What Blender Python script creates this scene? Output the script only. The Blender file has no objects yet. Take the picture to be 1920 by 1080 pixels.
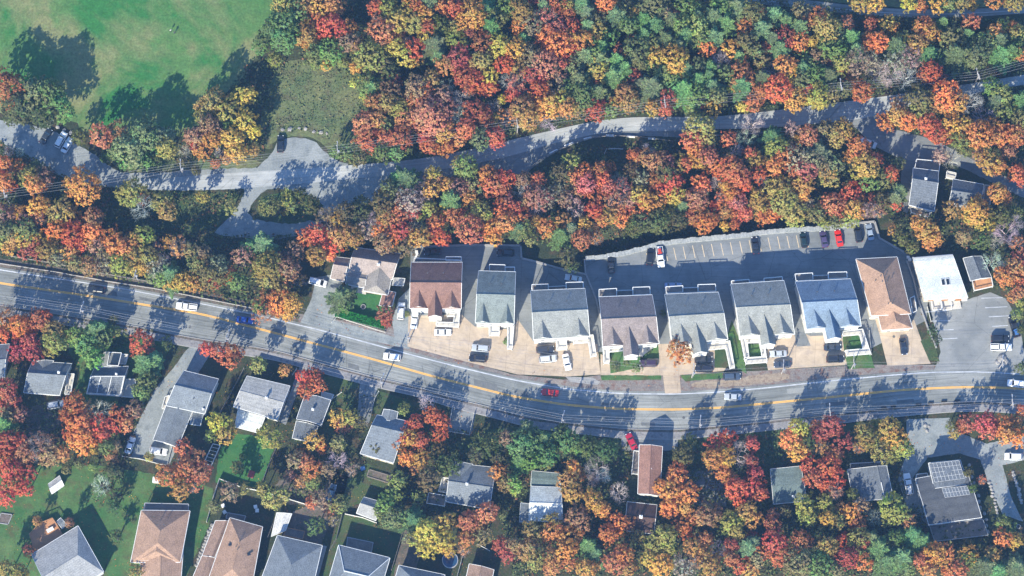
import bpy, bmesh, math, random
import numpy as np
from mathutils import Vector, Matrix
random.seed(7)
RNG = np.random.default_rng(11)
SC = bpy.context.scene
COL = SC.collection

# ---------------------------------------------------------------- camera, sky, sun, exposure
DIST, TILT, SPX = 900.0, math.radians(12.0), 0.145          # distance (m), tilt off straight down, metres per photo pixel
CAMX, CAMY, CAMZ = 0.0, -DIST * math.sin(TILT), DIST * math.cos(TILT)
cd = bpy.data.cameras.new('camera')
cam = bpy.data.objects.new('camera', cd)
COL.objects.link(cam)
cam.location = (CAMX, CAMY, CAMZ)
cam.rotation_euler = (TILT, 0, 0)
cd.sensor_width = 36.0
cd.lens = 36.0 * DIST / (1920 * SPX)
cd.clip_start, cd.clip_end = 1.0, 9000.0
SC.camera = cam
SUN_EL, SHADOW_AZ = math.radians(34), math.radians(24)     # shadows run up the photo and a little to the right
w = bpy.data.worlds.new('World')
SC.world = w
w.use_nodes = True
nt = w.node_tree
nt.nodes.clear()
sky = nt.nodes.new('ShaderNodeTexSky')
sky.sky_type = 'NISHITA'
sky.sun_disc = False
sky.sun_elevation = SUN_EL
sky.sun_rotation = SHADOW_AZ + math.pi
sky.dust_density = 0.2
sky.air_density = 1.0
sky.ozone_density = 8.0
bg = nt.nodes.new('ShaderNodeBackground')
bg.inputs['Strength'].default_value = 0.15
wo = nt.nodes.new('ShaderNodeOutputWorld')
nt.links.new(sky.outputs[0], bg.inputs[0])
nt.links.new(bg.outputs[0], wo.inputs[0])
ld = bpy.data.lights.new('sun', 'SUN')
ld.energy = 5.0
ld.angle = math.radians(0.5)
ld.color = (1.0, 0.93, 0.75)
lo = bpy.data.objects.new('sun', ld)
COL.objects.link(lo)
tosun = Vector((-math.sin(SHADOW_AZ) * math.cos(SUN_EL), -math.cos(SHADOW_AZ) * math.cos(SUN_EL), math.sin(SUN_EL)))
lo.rotation_euler = tosun.to_track_quat('Z', 'Y').to_euler()
lo.location = (0, 0, 300)
SC.view_settings.view_transform = 'Standard'
SC.view_settings.look = 'None'
SC.view_settings.exposure = 1.08
SC.view_settings.gamma = 1.0
SC.render.engine = 'CYCLES'
SC.cycles.use_denoising = True
SC.cycles.denoiser = 'OPENIMAGEDENOISE'
SC.cycles.max_bounces = 5
SC.cycles.diffuse_bounces = 3
SC.cycles.glossy_bounces = 2
SC.cycles.transmission_bounces = 3
SC.cycles.volume_bounces = 0
SC.cycles.transparent_max_bounces = 6

# ---------------------------------------------------------------- helpers
_ct, _st, _k = math.cos(TILT), math.sin(TILT), SPX / DIST
def P(px, py, z=0.0):
    """where the view through photo pixel (px, py) meets height z"""
    a, b = (px - 960) * _k, (540 - py) * _k
    d = (a, _st + b * _ct, -_ct + b * _st)
    t = (z - CAMZ) / d[2]
    return Vector((CAMX + d[0] * t, CAMY + d[1] * t, z))

def yat(poly, x):
    return float(np.interp(x, [p[0] for p in poly], [p[1] for p in poly]))

WALLTOP = [(1098, 486), (1160, 478), (1200, 468), (1240, 457), (1300, 450), (1350, 446), (1400, 441), (1450, 434), (1500, 431), (1560, 428), (1607, 418)]
WALLW = [P(x, y) for x, y in WALLTOP]
def ground_z(x, y):
    """the wood behind the parking lot's retaining wall lies lower"""
    x0, x1 = WALLW[0].x, WALLW[-1].x
    if x < x0 - 4 or x > x1 + 2: return 0.0
    yw = float(np.interp(x, [p.x for p in WALLW], [p.y for p in WALLW]))
    d = y - yw + 0.4
    if d < 0 or d > 16: return 0.0
    e = min(1.0, (x - x0 + 4) / 6, (x1 + 2 - x) / 6)
    return -4.0 * e * (min(1.0, d / 1.2) if d < 3 else max(0.0, 1 - (d - 3) / 13))

class MB:
    """collects boxes, bars and faces; build() links them as ONE mesh object"""
    def __init__(s): s.v, s.f, s.m, s.uv = [], [], [], None
    def face(s, pts, mi=0):
        n = len(s.v); s.v += [tuple(p) for p in pts]; s.f.append(tuple(range(n, n + len(pts)))); s.m.append(mi)
    def hexa(s, b, t, mi=0):
        n = len(s.v); k = len(b); s.v += [tuple(p) for p in b] + [tuple(p) for p in t]
        s.f.append(tuple(n + i for i in reversed(range(k)))); s.m.append(mi)
        s.f.append(tuple(n + k + i for i in range(k))); s.m.append(mi)
        for i in range(k):
            j = (i + 1) % k
            s.f.append((n + i, n + j, n + k + j, n + k + i)); s.m.append(mi)
    def box(s, c, sz, rz=0.0, mi=0, taper=1.0):
        cx, cy, cz = c; ca, sa = math.cos(rz), math.sin(rz)
        def q(x, y, z): return (cx + x * ca - y * sa, cy + x * sa + y * ca, cz + z)
        hx, hy, hz = sz[0] / 2, sz[1] / 2, sz[2] / 2
        b = [q(-hx, -hy, -hz), q(hx, -hy, -hz), q(hx, hy, -hz), q(-hx, hy, -hz)]
        hx *= taper; hy *= taper
        s.hexa(b, [q(-hx, -hy, hz), q(hx, -hy, hz), q(hx, hy, hz), q(-hx, hy, hz)], mi)
    def bar(s, a, b, r0, r1=None, n=5, mi=0):
        a, b = Vector(a), Vector(b); r1 = r0 if r1 is None else r1
        d = (b - a)
        if d.length < 1e-6: return
        d.normalize(); u = d.orthogonal().normalized(); v = d.cross(u)
        cs = [(math.cos(2 * math.pi * i / n), math.sin(2 * math.pi * i / n)) for i in range(n)]
        s.hexa([a + (u * c + v * q) * r0 for c, q in cs], [b + (u * c + v * q) * r1 for c, q in cs], mi)
    def build(s, name, mats, parent=None, smooth=False):
        off = parent_world(parent) if parent is not None else Vector((0, 0, 0))
        me = bpy.data.meshes.new(name)
        me.from_pydata([(p[0] - off.x, p[1] - off.y, p[2] - off.z) for p in s.v], [], s.f)
        for m in (mats if isinstance(mats, (list, tuple)) else [mats]): me.materials.append(m)
        me.polygons.foreach_set('material_index', s.m)
        if smooth: me.polygons.foreach_set('use_smooth', [True] * len(s.f))
        if s.uv is not None:
            l = me.uv_layers.new(name='UVMap')
            l.data.foreach_set('uv', [c for q in s.uv for p in q for c in p])
        me.update()
        o = bpy.data.objects.new(name, me)
        COL.objects.link(o)
        if parent is not None: o.parent = parent
        return o

def parent_world(o):
    v = Vector((0, 0, 0))
    while o is not None: v = v + o.location; o = o.parent
    return v
def tag(o, label=None, cat=None, group=None, kind=None):
    if label: o['label'] = label
    if cat: o['category'] = cat
    if group: o['group'] = group
    if kind: o['kind'] = kind
    return o
def empty(name, loc, label=None, cat=None, group=None):
    o = bpy.data.objects.new(name, None); o.empty_display_size = 0.5
    COL.objects.link(o); o.location = loc
    return tag(o, label, cat, group)

# ---------------------------------------------------------------- materials
def newmat(name, rough=0.9, spec=0.25):
    m = bpy.data.materials.new(name); m.use_nodes = True
    b = m.node_tree.nodes['Principled BSDF']
    b.inputs['Roughness'].default_value = rough
    b.inputs['Specular IOR Level'].default_value = spec
    return m, m.node_tree, b
def node(t, kind, **kw):
    n = t.nodes.new(kind)
    for k, v in kw.items(): setattr(n, k, v)
    return n
def noise(t, scale, detail=4, rough=0.6, coord=None, dist=0.0):
    n = node(t, 'ShaderNodeTexNoise'); n.inputs['Scale'].default_value = scale
    n.inputs['Detail'].default_value = detail; n.inputs['Roughness'].default_value = rough
    n.inputs['Distortion'].default_value = dist
    if coord is None:
        tc = node(t, 'ShaderNodeNewGeometry'); coord = tc.outputs['Position']
    t.links.new(coord, n.inputs['Vector'])
    return n.outputs['Fac']
def ramp(t, fac, stops):
    r = node(t, 'ShaderNodeValToRGB'); e = r.color_ramp.elements
    while len(e) < len(stops): e.new(0.5)
    for i, (p, c) in enumerate(stops):
        e[i].position = p; e[i].color = (c[0], c[1], c[2], 1) if not isinstance(c, (int, float)) else (c, c, c, 1)
    t.links.new(fac, r.inputs[0])
    return r.outputs[0]
def mix(t, fac, a, b, mode='MIX'):
    n = node(t, 'ShaderNodeMix', data_type='RGBA', blend_type=mode)
    for s, v in ((0, fac), (6, a), (7, b)):
        if hasattr(v, 'links'): t.links.new(v, n.inputs[s])
        elif isinstance(v, (int, float)): n.inputs[s].default_value = v
        else: n.inputs[s].default_value = (v[0], v[1], v[2], 1)
    return n.outputs[2]
def blotch(name, c1, c2, s1=0.3, s2=3.0, c3=None, lo=0.35, hi=0.65, fine=0.35, rough=0.95, bump=0.0, mid=0.0, joints=0.0):
    """two or three colours in soft patches with fine grain on top"""
    m, t, b = newmat(name, rough, 0.15)
    a = ramp(t, noise(t, s1, 5, 0.62, dist=0.6), [(lo, c1), (hi, c2)])
    if c3: a = mix(t, ramp(t, noise(t, s1 * 2.7, 4, 0.6), [(0.5, 0.0), (0.66, 1.0)]), a, c3)
    g = ramp(t, noise(t, s2, 3, 0.7), [(0.3, 1 - fine), (0.7, 1 + fine)])
    c = mix(t, 1.0, a, g, 'MULTIPLY')
    if mid: c = mix(t, 1.0, c, ramp(t, noise(t, 0.42, 5, 0.75), [(0.35, 1 - mid), (0.65, 1 + mid)]), 'MULTIPLY')
    if joints:
        geo = node(t, 'ShaderNodeNewGeometry'); mp = node(t, 'ShaderNodeMapping'); mp.inputs['Rotation'].default_value = (0, 0, 0.08)
        t.links.new(geo.outputs['Position'], mp.inputs[0])
        br = node(t, 'ShaderNodeTexBrick', offset=0.0); br.inputs['Scale'].default_value = 1.0; br.inputs['Brick Width'].default_value = joints; br.inputs['Row Height'].default_value = joints; br.inputs['Mortar Size'].default_value = 0.045
        for k, v_ in (('Color1', 1.02), ('Color2', .98), ('Mortar', .70)): br.inputs[k].default_value = (v_, v_, v_, 1)
        t.links.new(mp.outputs[0], br.inputs[0]); c = mix(t, 1.0, c, br.outputs[0], 'MULTIPLY')
    t.links.new(c, b.inputs['Base Color'])
    if bump:
        bn = node(t, 'ShaderNodeBump'); bn.inputs['Strength'].default_value = bump; bn.inputs['Distance'].default_value = 0.3
        t.links.new(noise(t, s2, 4, 0.7), bn.inputs['Height']); t.links.new(bn.outputs[0], b.inputs['Normal'])
    return m
def road_mat(name, c1, c2, tracks=0.26, stains=0.25):
    """faded asphalt: patches, wheel tracks along the strip, cracks and stains"""
    m, t, b = newmat(name, 0.85, 0.3)
    base = ramp(t, noise(t, 0.09, 6, 0.65), [(0.40, c1), (0.60, c2)])
    uv = node(t, 'ShaderNodeUVMap')
    mp = node(t, 'ShaderNodeMapping'); mp.inputs['Scale'].default_value = (0.06, 2.2, 1)
    t.links.new(uv.outputs[0], mp.inputs[0])
    st = ramp(t, noise(t, 1.0, 4, 0.6, mp.outputs[0]), [(0.36, 1 - tracks), (0.64, 1 + tracks)])
    c = mix(t, 1.0, base, st, 'MULTIPLY')
    g = ramp(t, noise(t, 4.0, 3, 0.8), [(0.3, 0.9), (0.7, 1.1)])
    c = mix(t, 1.0, c, g, 'MULTIPLY')
    c = mix(t, 1.0, c, ramp(t, noise(t, 0.55, 4, 0.7), [(0.60, 1.0), (0.72, 1 - stains)]), 'MULTIPLY')
    v = node(t, 'ShaderNodeTexVoronoi', feature='DISTANCE_TO_EDGE'); v.inputs['Scale'].default_value = 0.09
    wv = node(t, 'ShaderNodeNewGeometry'); t.links.new(wv.outputs['Position'], v.inputs['Vector'])
    cr = ramp(t, v.outputs['Distance'], [(0.0, 0.6), (0.006, 1.0)])
    c = mix(t, 1.0, c, cr, 'MULTIPLY')
    t.links.new(c, b.inputs['Base Color'])
    return m
def flat(name, c, rough=0.6, var=0.12, scale=2.0, metal=0.0, spec=0.4):
    m, t, b = newmat(name, rough, spec)
    g = ramp(t, noise(t, scale, 4, 0.6), [(0.3, [x * (1 - var) for x in c]), (0.7, [min(1, x * (1 + var)) for x in c])])
    t.links.new(g, b.inputs['Base Color']); b.inputs['Metallic'].default_value = metal
    return m
def shingle(name, c):
    """asphalt shingles: courses, tab to tab colour change, weather streaks"""
    m, t, b = newmat(name, 0.95, 0.12)
    a = ramp(t, noise(t, 0.5, 5, 0.65), [(0.3, [x * 0.80 for x in c]), (0.7, [x * 1.14 for x in c])])
    g = ramp(t, noise(t, 3.4, 3, 0.85), [(0.35, 0.66), (0.65, 1.34)])
    c1 = mix(t, 1.0, a, g, 'MULTIPLY')
    geo = node(t, 'ShaderNodeNewGeometry')
    wv = node(t, 'ShaderNodeTexWave', bands_direction='Z'); wv.inputs['Scale'].default_value = 1.6; wv.inputs['Distortion'].default_value = 0.4
    t.links.new(geo.outputs['Position'], wv.inputs['Vector'])
    c2 = mix(t, 1.0, c1, ramp(t, wv.outputs['Fac'], [(0.0, 0.9), (0.5, 1.04)]), 'MULTIPLY')
    t.links.new(c2, b.inputs['Base Color'])
    return m
def objcol(name, rough, jitter, spec=0.3, translucent=0.0, patch=0.0, metal=0.0, coat=0.0):
    """takes its colour from the object it is on; leaves differ a little from each other"""
    m, t, b = newmat(name, rough, spec)
    oi = node(t, 'ShaderNodeObjectInfo')
    c = oi.outputs['Color']
    if jitter:
        gi = node(t, 'ShaderNodeNewGeometry')
        hs = node(t, 'ShaderNodeHueSaturation')
        mr = node(t, 'ShaderNodeMapRange'); mr.inputs[3].default_value = 0.5 - 0.022; mr.inputs[4].default_value = 0.5 + 0.022
        t.links.new(gi.outputs['Random Per Island'], mr.inputs[0]); t.links.new(mr.outputs[0], hs.inputs['Hue'])
        ml = node(t, 'ShaderNodeMath', operation='MULTIPLY'); ml.inputs[1].default_value = 7.13
        fr = node(t, 'ShaderNodeMath', operation='FRACT')
        t.links.new(gi.outputs['Random Per Island'], ml.inputs[0]); t.links.new(ml.outputs[0], fr.inputs[0])
        mv = node(t, 'ShaderNodeMapRange'); mv.inputs[3].default_value = 1 - jitter; mv.inputs[4].default_value = 1 + jitter
        t.links.new(fr.outputs[0], mv.inputs[0]); t.links.new(mv.outputs[0], hs.inputs['Value'])
        t.links.new(c, hs.inputs['Color']); c = hs.outputs[0]
        if patch:
            f = ramp(t, noise(t, 0.55, 3, 0.6), [(0.5, 0.0), (0.72, patch)])
            c = mix(t, f, c, mix(t, 1.0, c, (1.0, 1.5, 1.0), 'MULTIPLY'))
            f3 = ramp(t, noise(t, 0.21, 3, 0.6), [(0.5, 0.0), (0.68, patch)])
            c = mix(t, f3, c, mix(t, 1.0, c, (.85, 1.15, 1.25), 'MULTIPLY'))
            f2 = ramp(t, noise(t, 1.7, 3, 0.6), [(0.3, 0.8), (0.7, 1.25)])
            c = mix(t, 1.0, c, f2, 'MULTIPLY')
    t.links.new(c, b.inputs['Base Color'])
    b.inputs['Metallic'].default_value = metal
    b.inputs['Coat Weight'].default_value = coat
    if translucent:
        out = t.nodes['Material Output']
        tr = node(t, 'ShaderNodeBsdfTranslucent'); t.links.new(c, tr.inputs[0])
        mx = node(t, 'ShaderNodeMixShader'); mx.inputs[0].default_value = translucent
        t.links.new(b.outputs[0], mx.inputs[1]); t.links.new(tr.outputs[0], mx.inputs[2]); t.links.new(mx.outputs[0], out.inputs[0])
    return m
# ---------------------------------------------------------------- ground, roads, lawns (the setting)
M = {}
M['soil'] = blotch('soil', (0.028, 0.040, 0.022), (0.055, 0.065, 0.032), 0.12, 2.2, (0.075, 0.055, 0.035), fine=0.45, bump=0.4)
M['asphalt'] = road_mat('asphalt', (0.165, 0.175, 0.170), (0.255, 0.262, 0.250))
M['asphalt_dark'] = road_mat('asphalt_dark', (0.15, 0.162, 0.168), (0.225, 0.236, 0.24), 0.07, 0.35)
M['patch'] = blotch('patch', (0.12, 0.128, 0.13), (0.16, 0.165, 0.165), 0.6, 4, fine=.12)
M['patch_pale'] = blotch('patch_pale', (0.25, 0.258, 0.25), (0.29, 0.295, 0.285), 0.6, 4, fine=.12)
M['asphalt_lot'] = road_mat('asphalt_lot', (0.185, 0.195, 0.195), (0.27, 0.275, 0.268), 0.05, 0.3)
M['gravel_road'] = road_mat('gravel_road', (0.31, 0.33, 0.335), (0.42, 0.43, 0.425), 0.14)
M['gravel'] = blotch('gravel', (0.21, 0.23, 0.235), (0.29, 0.31, 0.31), 0.12, 2.5, (0.18, 0.20, 0.205), fine=0.2)
M['shoulder'] = blotch('shoulder', (0.17, 0.155, 0.15), (0.24, 0.21, 0.19), 0.25, 2.5, (0.17, 0.10, 0.08), fine=0.28)
M['tan_concrete'] = blotch('tan_concrete', (0.43, 0.34, 0.25), (0.49, 0.395, 0.295), 0.16, 3.0, (0.38, 0.31, 0.25), fine=0.05, mid=0.12, joints=5.2)
M['sidewalk'] = blotch('sidewalk', (0.20, 0.20, 0.21), (0.30, 0.285, 0.28), 0.3, 3.0, (0.16, 0.155, 0.165), fine=0.2)
M['kerb'] = blotch('kerb', (0.26, 0.26, 0.26), (0.34, 0.33, 0.32), 0.4, 3.0, fine=0.15)
M['white_line'] = blotch('white_line', (0.55, 0.57, 0.6), (0.36, 0.38, 0.42), 0.5, 6.0, fine=0.12)
M['yellow_line'] = blotch('yellow_line', (0.85, 0.46, 0.10), (0.68, 0.40, 0.13), 0.5, 6.0, fine=0.12)
M['stall_line'] = blotch('stall_line', (0.75, 0.58, 0.36), (0.55, 0.44, 0.30), 0.5, 6.0, fine=0.12)
M['field'] = blotch('field', (0.034, 0.145, 0.036), (0.185, 0.195, 0.085), 0.034, 1.6, (0.08, 0.17, 0.05), lo=0.42, hi=0.58, fine=0.28, mid=0.16)
M['meadow'] = blotch('meadow', (0.085, 0.125, 0.055), (0.155, 0.165, 0.075), 0.12, 1.2, (0.10, 0.095, 0.055), fine=0.35, bump=0.5)
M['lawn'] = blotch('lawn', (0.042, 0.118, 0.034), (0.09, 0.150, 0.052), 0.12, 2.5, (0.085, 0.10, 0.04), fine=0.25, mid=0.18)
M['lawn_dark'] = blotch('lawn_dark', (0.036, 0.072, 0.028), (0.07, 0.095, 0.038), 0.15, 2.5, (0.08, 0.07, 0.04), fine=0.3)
M['lawn_vivid'] = blotch('lawn_vivid', (0.03, 0.115, 0.035), (0.06, 0.15, 0.045), 0.2, 2.5, fine=0.25)
M['sandy'] = blotch('sandy', (0.27, 0.215, 0.165), (0.34, 0.28, 0.21), 0.4, 3.0, (0.2, 0.14, 0.11), fine=0.2)
M['dirt'] = blotch('dirt', (0.10, 0.085, 0.075), (0.16, 0.13, 0.11), 0.3, 2.5, (0.07, 0.08, 0.05), fine=0.3)

def terrain():
    def axis(lo, hi, step, far):
        a = list(np.arange(lo, hi, step)); return [-far, -600.0, -300.0] + a + [300.0, 600.0, far]
    xs, ys = axis(-190, 191, 2.0, 3500.0), axis(-140, 141, 1.5, 3500.0)
    v = [(x, y, ground_z(x, y)) for y in ys for x in xs]
    n = len(xs)
    f = [(j * n + i, j * n + i + 1, (j + 1) * n + i + 1, (j + 1) * n + i) for j in range(len(ys) - 1) for i in range(n - 1)]
    me = bpy.data.meshes.new('ground'); me.from_pydata(v, [], f); me.materials.append(M['soil'])
    o = bpy.data.objects.new('ground', me); COL.objects.link(o)
    tag(o, kind='structure')
terrain()

def wobble(pts, amp, step=6.0, closed=True):
    out = []; n = len(pts)
    for i in range(n if closed else n - 1):
        a, b = pts[i], pts[(i + 1) % n]
        L = math.hypot(b[0] - a[0], b[1] - a[1]); k = max(1, int(L / step))
        for j in range(k):
            s = j / k
            out.append((a[0] + (b[0] - a[0]) * s + random.uniform(-amp, amp), a[1] + (b[1] - a[1]) * s + random.uniform(-amp, amp)))
    if not closed: out.append(pts[-1])
    return out
def rounded(pts, it=2):
    for _ in range(it):
        q = []
        for i in range(len(pts)):
            a, b = pts[i], pts[(i + 1) % len(pts)]
            q += [(a[0] * .75 + b[0] * .25, a[1] * .75 + b[1] * .25), (a[0] * .25 + b[0] * .75, a[1] * .25 + b[1] * .75)]
        pts = q
    return pts
def sheet(name, pts, mat, z, amp=0.0, rnd=0, thick=0.0):
    if rnd: pts = rounded(pts, rnd)
    if amp: pts = wobble(pts, amp)
    w_ = [P(x, y, z) for x, y in pts]
    mb = MB()
    # the polygon as triangles, so concave outlines fill properly
    from mathutils.geometry import tessellate_polygon
    tri = tessellate_polygon([w_])
    mb.v = [tuple(p) for p in w_]
    for a, b, c in tri:
        if (w_[b] - w_[a]).cross(w_[c] - w_[a]).z < 0: b, c = c, b
        mb.f.append((a, b, c)); mb.m.append(0)
    if thick:
        k = len(w_); mb.v += [(p.x, p.y, p.z - thick) for p in w_]
        for i in range(k):
            j = (i + 1) % k; mb.f.append((i, j, k + j, k + i)); mb.m.append(0)
    mb.uv = [[(mb.v[i][0], mb.v[i][1]) for i in f] for f in mb.f]
    o = mb.build(name, mat)
    return tag(o, kind='structure')
def strip(name, up, dn, mat, z, x0, x1, step=8, thick=0.0, kind='structure'):
    """a band between two edges, both read off at the same x; u runs along, v across"""
    xs = np.arange(x0, x1 + step, step); xs[-1] = x1
    A = [P(x, yat(up, x), z) for x in xs]; B = [P(x, yat(dn, x), z) for x in xs]
    mb = MB(); mb.uv = []; s = 0.0
    for i in range(len(xs) - 1):
        L = (A[i + 1] - A[i]).length; w0 = (A[i] - B[i]).length
        mb.face([B[i], B[i + 1], A[i + 1], A[i]]); mb.uv.append([(s, 0), (s + L, 0), (s + L, w0), (s, w0)])
        if thick:
            dz = Vector((0, 0, thick))
            mb.face([A[i], A[i + 1], A[i + 1] - dz, A[i] - dz]); mb.uv.append([(0, 0)] * 4)
            mb.face([B[i + 1], B[i], B[i] - dz, B[i + 1] - dz]); mb.uv.append([(0, 0)] * 4)
        s += L
    o = mb.build(name, mat)
    return tag(o, kind=kind)
def line(name, pts, wpx, mat, z, dash=None, thick=0.0):
    """a painted line or kerb along photo points"""
    mb = MB(); mb.uv = []
    w_ = [P(x, y, z) for x, y in pts]
    nrm = []
    for i in range(len(w_)):
        a, b = w_[max(0, i - 1)], w_[min(len(w_) - 1, i + 1)]
        d = (b - a); d.z = 0; d.normalize(); nrm.append(Vector((-d.y, d.x, 0)) * (wpx * SPX / 2))
    for i in range(len(w_) - 1):
        a, b, na, nb = w_[i], w_[i + 1], nrm[i], nrm[i + 1]
        mb.face([a - na, b - nb, b + nb, a + na]); mb.uv.append([(0, 0)] * 4)
        if thick:
            dz = Vector((0, 0, thick))
            mb.face([a + na, b + nb, b + nb - dz, a + na - dz]); mb.face([b - nb, a - na, a - na - dz, b - nb - dz]); mb.uv += [[(0, 0)] * 4] * 2
    return tag(mb.build(name, mat), kind='structure')
def dens(pts, step=8):
    """denser points along a polyline, eased so that bends stay round"""
    xs = np.arange(pts[0][0], pts[-1][0] + 1, step); ys = np.interp(xs, [p[0] for p in pts], [p[1] for p in pts])
    k = 7; yp = np.pad(ys, k // 2, mode='edge')
    # keep the slope at the two ends
    d0, d1 = ys[1] - ys[0], ys[-1] - ys[-2]
    for i in range(k // 2): yp[i] = ys[0] - d0 * (k // 2 - i); yp[-1 - i] = ys[-1] + d1 * (k // 2 - i)
    ys = np.convolve(yp, np.ones(k) / k, mode='valid')
    return list(zip(xs.tolist(), ys.tolist()))

# main road
WHITE = dens([(-60, 495), (0, 506), (217, 539), (360, 566), (480, 590), (592, 617), (680, 640), (755, 661), (855, 687), (960, 712), (1060, 729), (1160, 738), (1270, 739), (1350, 735), (1440, 727), (1540, 716), (1640, 706), (1740, 698), (1840, 697), (1920, 702), (1980, 708)])
YELLOW = dens([(-60, 519), (0, 531), (175, 556), (250, 568), (375, 588), (480, 615), (600, 647), (705, 675), (805, 704), (960, 743), (1060, 759), (1160, 767), (1270, 768), (1360, 764), (1440, 756), (1565, 744), (1690, 731), (1790, 726), (1860, 726), (1920, 729), (1980, 733)])
CURB = dens([(-60, 563), (0, 572), (160, 597), (262, 613), (332, 628), (390, 638), (480, 651), (517, 657), (600, 680), (697, 706), (795, 728), (842, 745), (930, 766), (990, 783), (1085, 795), (1172, 804), (1270, 806), (1330, 800), (1440, 789), (1507, 781), (1580, 775), (1657, 765), (1722, 759), (1797, 753), (1860, 753), (1920, 758), (1980, 764)])
WALK = [(x, y + 17) for x, y in CURB]
strip('main_road', [(x, y - 5) for x, y in WHITE], CURB, M['asphalt'], 0.06, -60, 1980)
line('road_edge_marking', WHITE, 2.1, M['white_line'], 0.075)
line('road_centre_marking', [(x, y - 1.1) for x, y in YELLOW], 1.6, M['yellow_line'], 0.075)
line('road_centre_marking', [(x, y + 1.1) for x, y in YELLOW], 1.6, M['yellow_line'], 0.075)
line('kerb', CURB, 1.6, M['kerb'], 0.20, thick=0.14)
strip('sidewalk', [(x, y + 5) for x, y in CURB], WALK, M['sidewalk'], 0.17, -60, 1980, thick=0.12)
strip('verge', CURB, [(x, y + 5) for x, y in CURB], M['dirt'], 0.165, -60, 1980)
strip('sidewalk_edge', WALK, [(x, y + 2) for x, y in WALK], M['kerb'], 0.19, -60, 1980, thick=0.15)
# gravel shoulder on the far side
SH = [(430, 572), (560, 588), (640, 600), (740, 612), (860, 672), (960, 702), (1060, 712), (1126, 703), (1240, 703), (1420, 696), (1520, 690), (1640, 684), (1760, 684), (1920, 690)]
strip('road_shoulder', SH, [(x, y - 3) for x, y in WHITE], M['shoulder'], 0.03, 560, 1920)
strip('road_verge', [(x, y - 22) for x, y in WHITE], [(x, y - 4) for x, y in WHITE], M['dirt'], 0.025, -60, 560)
# patched asphalt
pr = random.Random(5)
for k in range(16):
    x = 40 + k * 118 + pr.uniform(-30, 30); f = pr.choice((.18, .35, .7, .85)); L_ = pr.uniform(14, 52); wy = pr.uniform(5, 11)
    a = [(xx, yat(WHITE, xx) * (1 - f) + yat(CURB, xx) * f) for xx in (x, x + L_)]
    sheet('road_patch', [(a[0][0], a[0][1] - wy / 2), (a[1][0], a[1][1] - wy / 2), (a[1][0] + 2, a[1][1] + wy / 2), (a[0][0] + 1, a[0][1] + wy / 2)], M['patch' if k % 3 else 'patch_pale'], 0.066 + .0004 * k)
# upper gravel road and lots
GN = dens([(200, 338), (330, 333), (400, 326), (480, 321), (560, 317), (640, 311), (740, 303), (800, 296), (880, 281), (960, 262), (1040, 243), (1120, 226), (1180, 220), (1260, 219), (1340, 219), (1420, 211), (1500, 201), (1580, 191), (1640, 183), (1720, 172), (1800, 160), (1860, 150), (1980, 130)])
GS = dens([(200, 352), (330, 357), (400, 356), (480, 351), (560, 345), (640, 337), (740, 328), (800, 322), (880, 309), (960, 292), (1040, 268), (1120, 250), (1180, 245), (1260, 245), (1340, 242), (1420, 241), (1500, 235), (1560, 229), (1620, 222), (1720, 200), (1800, 182), (1860, 168), (1980, 150)])
strip('gravel_road', GN, GS, M['gravel_road'], 0.05, 262, 1980)
sheet('gravel_lot', [(-60, 215), (0, 224), (60, 235), (100, 245), (130, 265), (170, 283), (205, 312), (235, 326), (330, 322), (420, 316), (500, 314), (500, 352), (330, 358), (262, 354), (190, 350), (130, 338), (90, 318), (40, 290), (0, 264), (-60, 240)], M['gravel'], 0.03, 1.2, 1)
sheet('gravel_lot', [(470, 326), (492, 306), (510, 288), (522, 261), (556, 257), (590, 263), (606, 282), (632, 302), (660, 309), (640, 318), (560, 322)], M['gravel'], 0.035, 1.0, 1)
sheet('gravel_apron', [(450, 348), (600, 338), (740, 322), (900, 290), (900, 318), (800, 345), (745, 372), (690, 382), (640, 395), (612, 404), (600, 380), (560, 358), (510, 352), (480, 368), (460, 410), (520, 418), (600, 412), (606, 430), (540, 448), (450, 446), (398, 440), (412, 424), (440, 400), (462, 356)], M['gravel'], 0.028, 1.4, 1)
sheet('gravel_lot', [(880, 296), (960, 285), (1060, 262), (1140, 240), (1300, 240), (1300, 258), (1180, 254), (1120, 256), (1080, 268), (1040, 286), (1000, 312), (985, 330), (940, 318), (890, 318)], M['asphalt_dark'], 0.04, 0.6, 1)
sheet('side_road', [(1560, 200), (1660, 180), (1650, 200), (1648, 222), (1666, 240), (1706, 250), (1745, 260), (1800, 286), (1860, 320), (1990, 376), (1990, 400), (1920, 372), (1850, 337), (1800, 312), (1750, 300), (1722, 302), (1712, 340), (1706, 400), (1690, 396), (1688, 340), (1694, 300), (1660, 284), (1630, 268), (1600, 232), (1560, 228)], M['asphalt_dark'], 0.045, 0.8, 1)
TN = dens([(1300, -22), (1380, -12), (1440, -7), (1522, 1), (1615, 12), (1715, 18), (1815, 17), (1920, 11), (1990, 6)])
TS = dens([(1300, -4), (1380, 4), (1440, 9), (1540, 21), (1640, 30), (1740, 34), (1840, 31), (1920, 25), (1990, 20)])
strip('upper_road', TN, TS, M['asphalt'], 0.05, 1310, 1980)
line('road_edge_marking', [(x, (yat(TN, x) * .45 + yat(TS, x) * .55)) for x in range(1320, 1980, 15)], 0.9, M['white_line'], 0.065)
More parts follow.
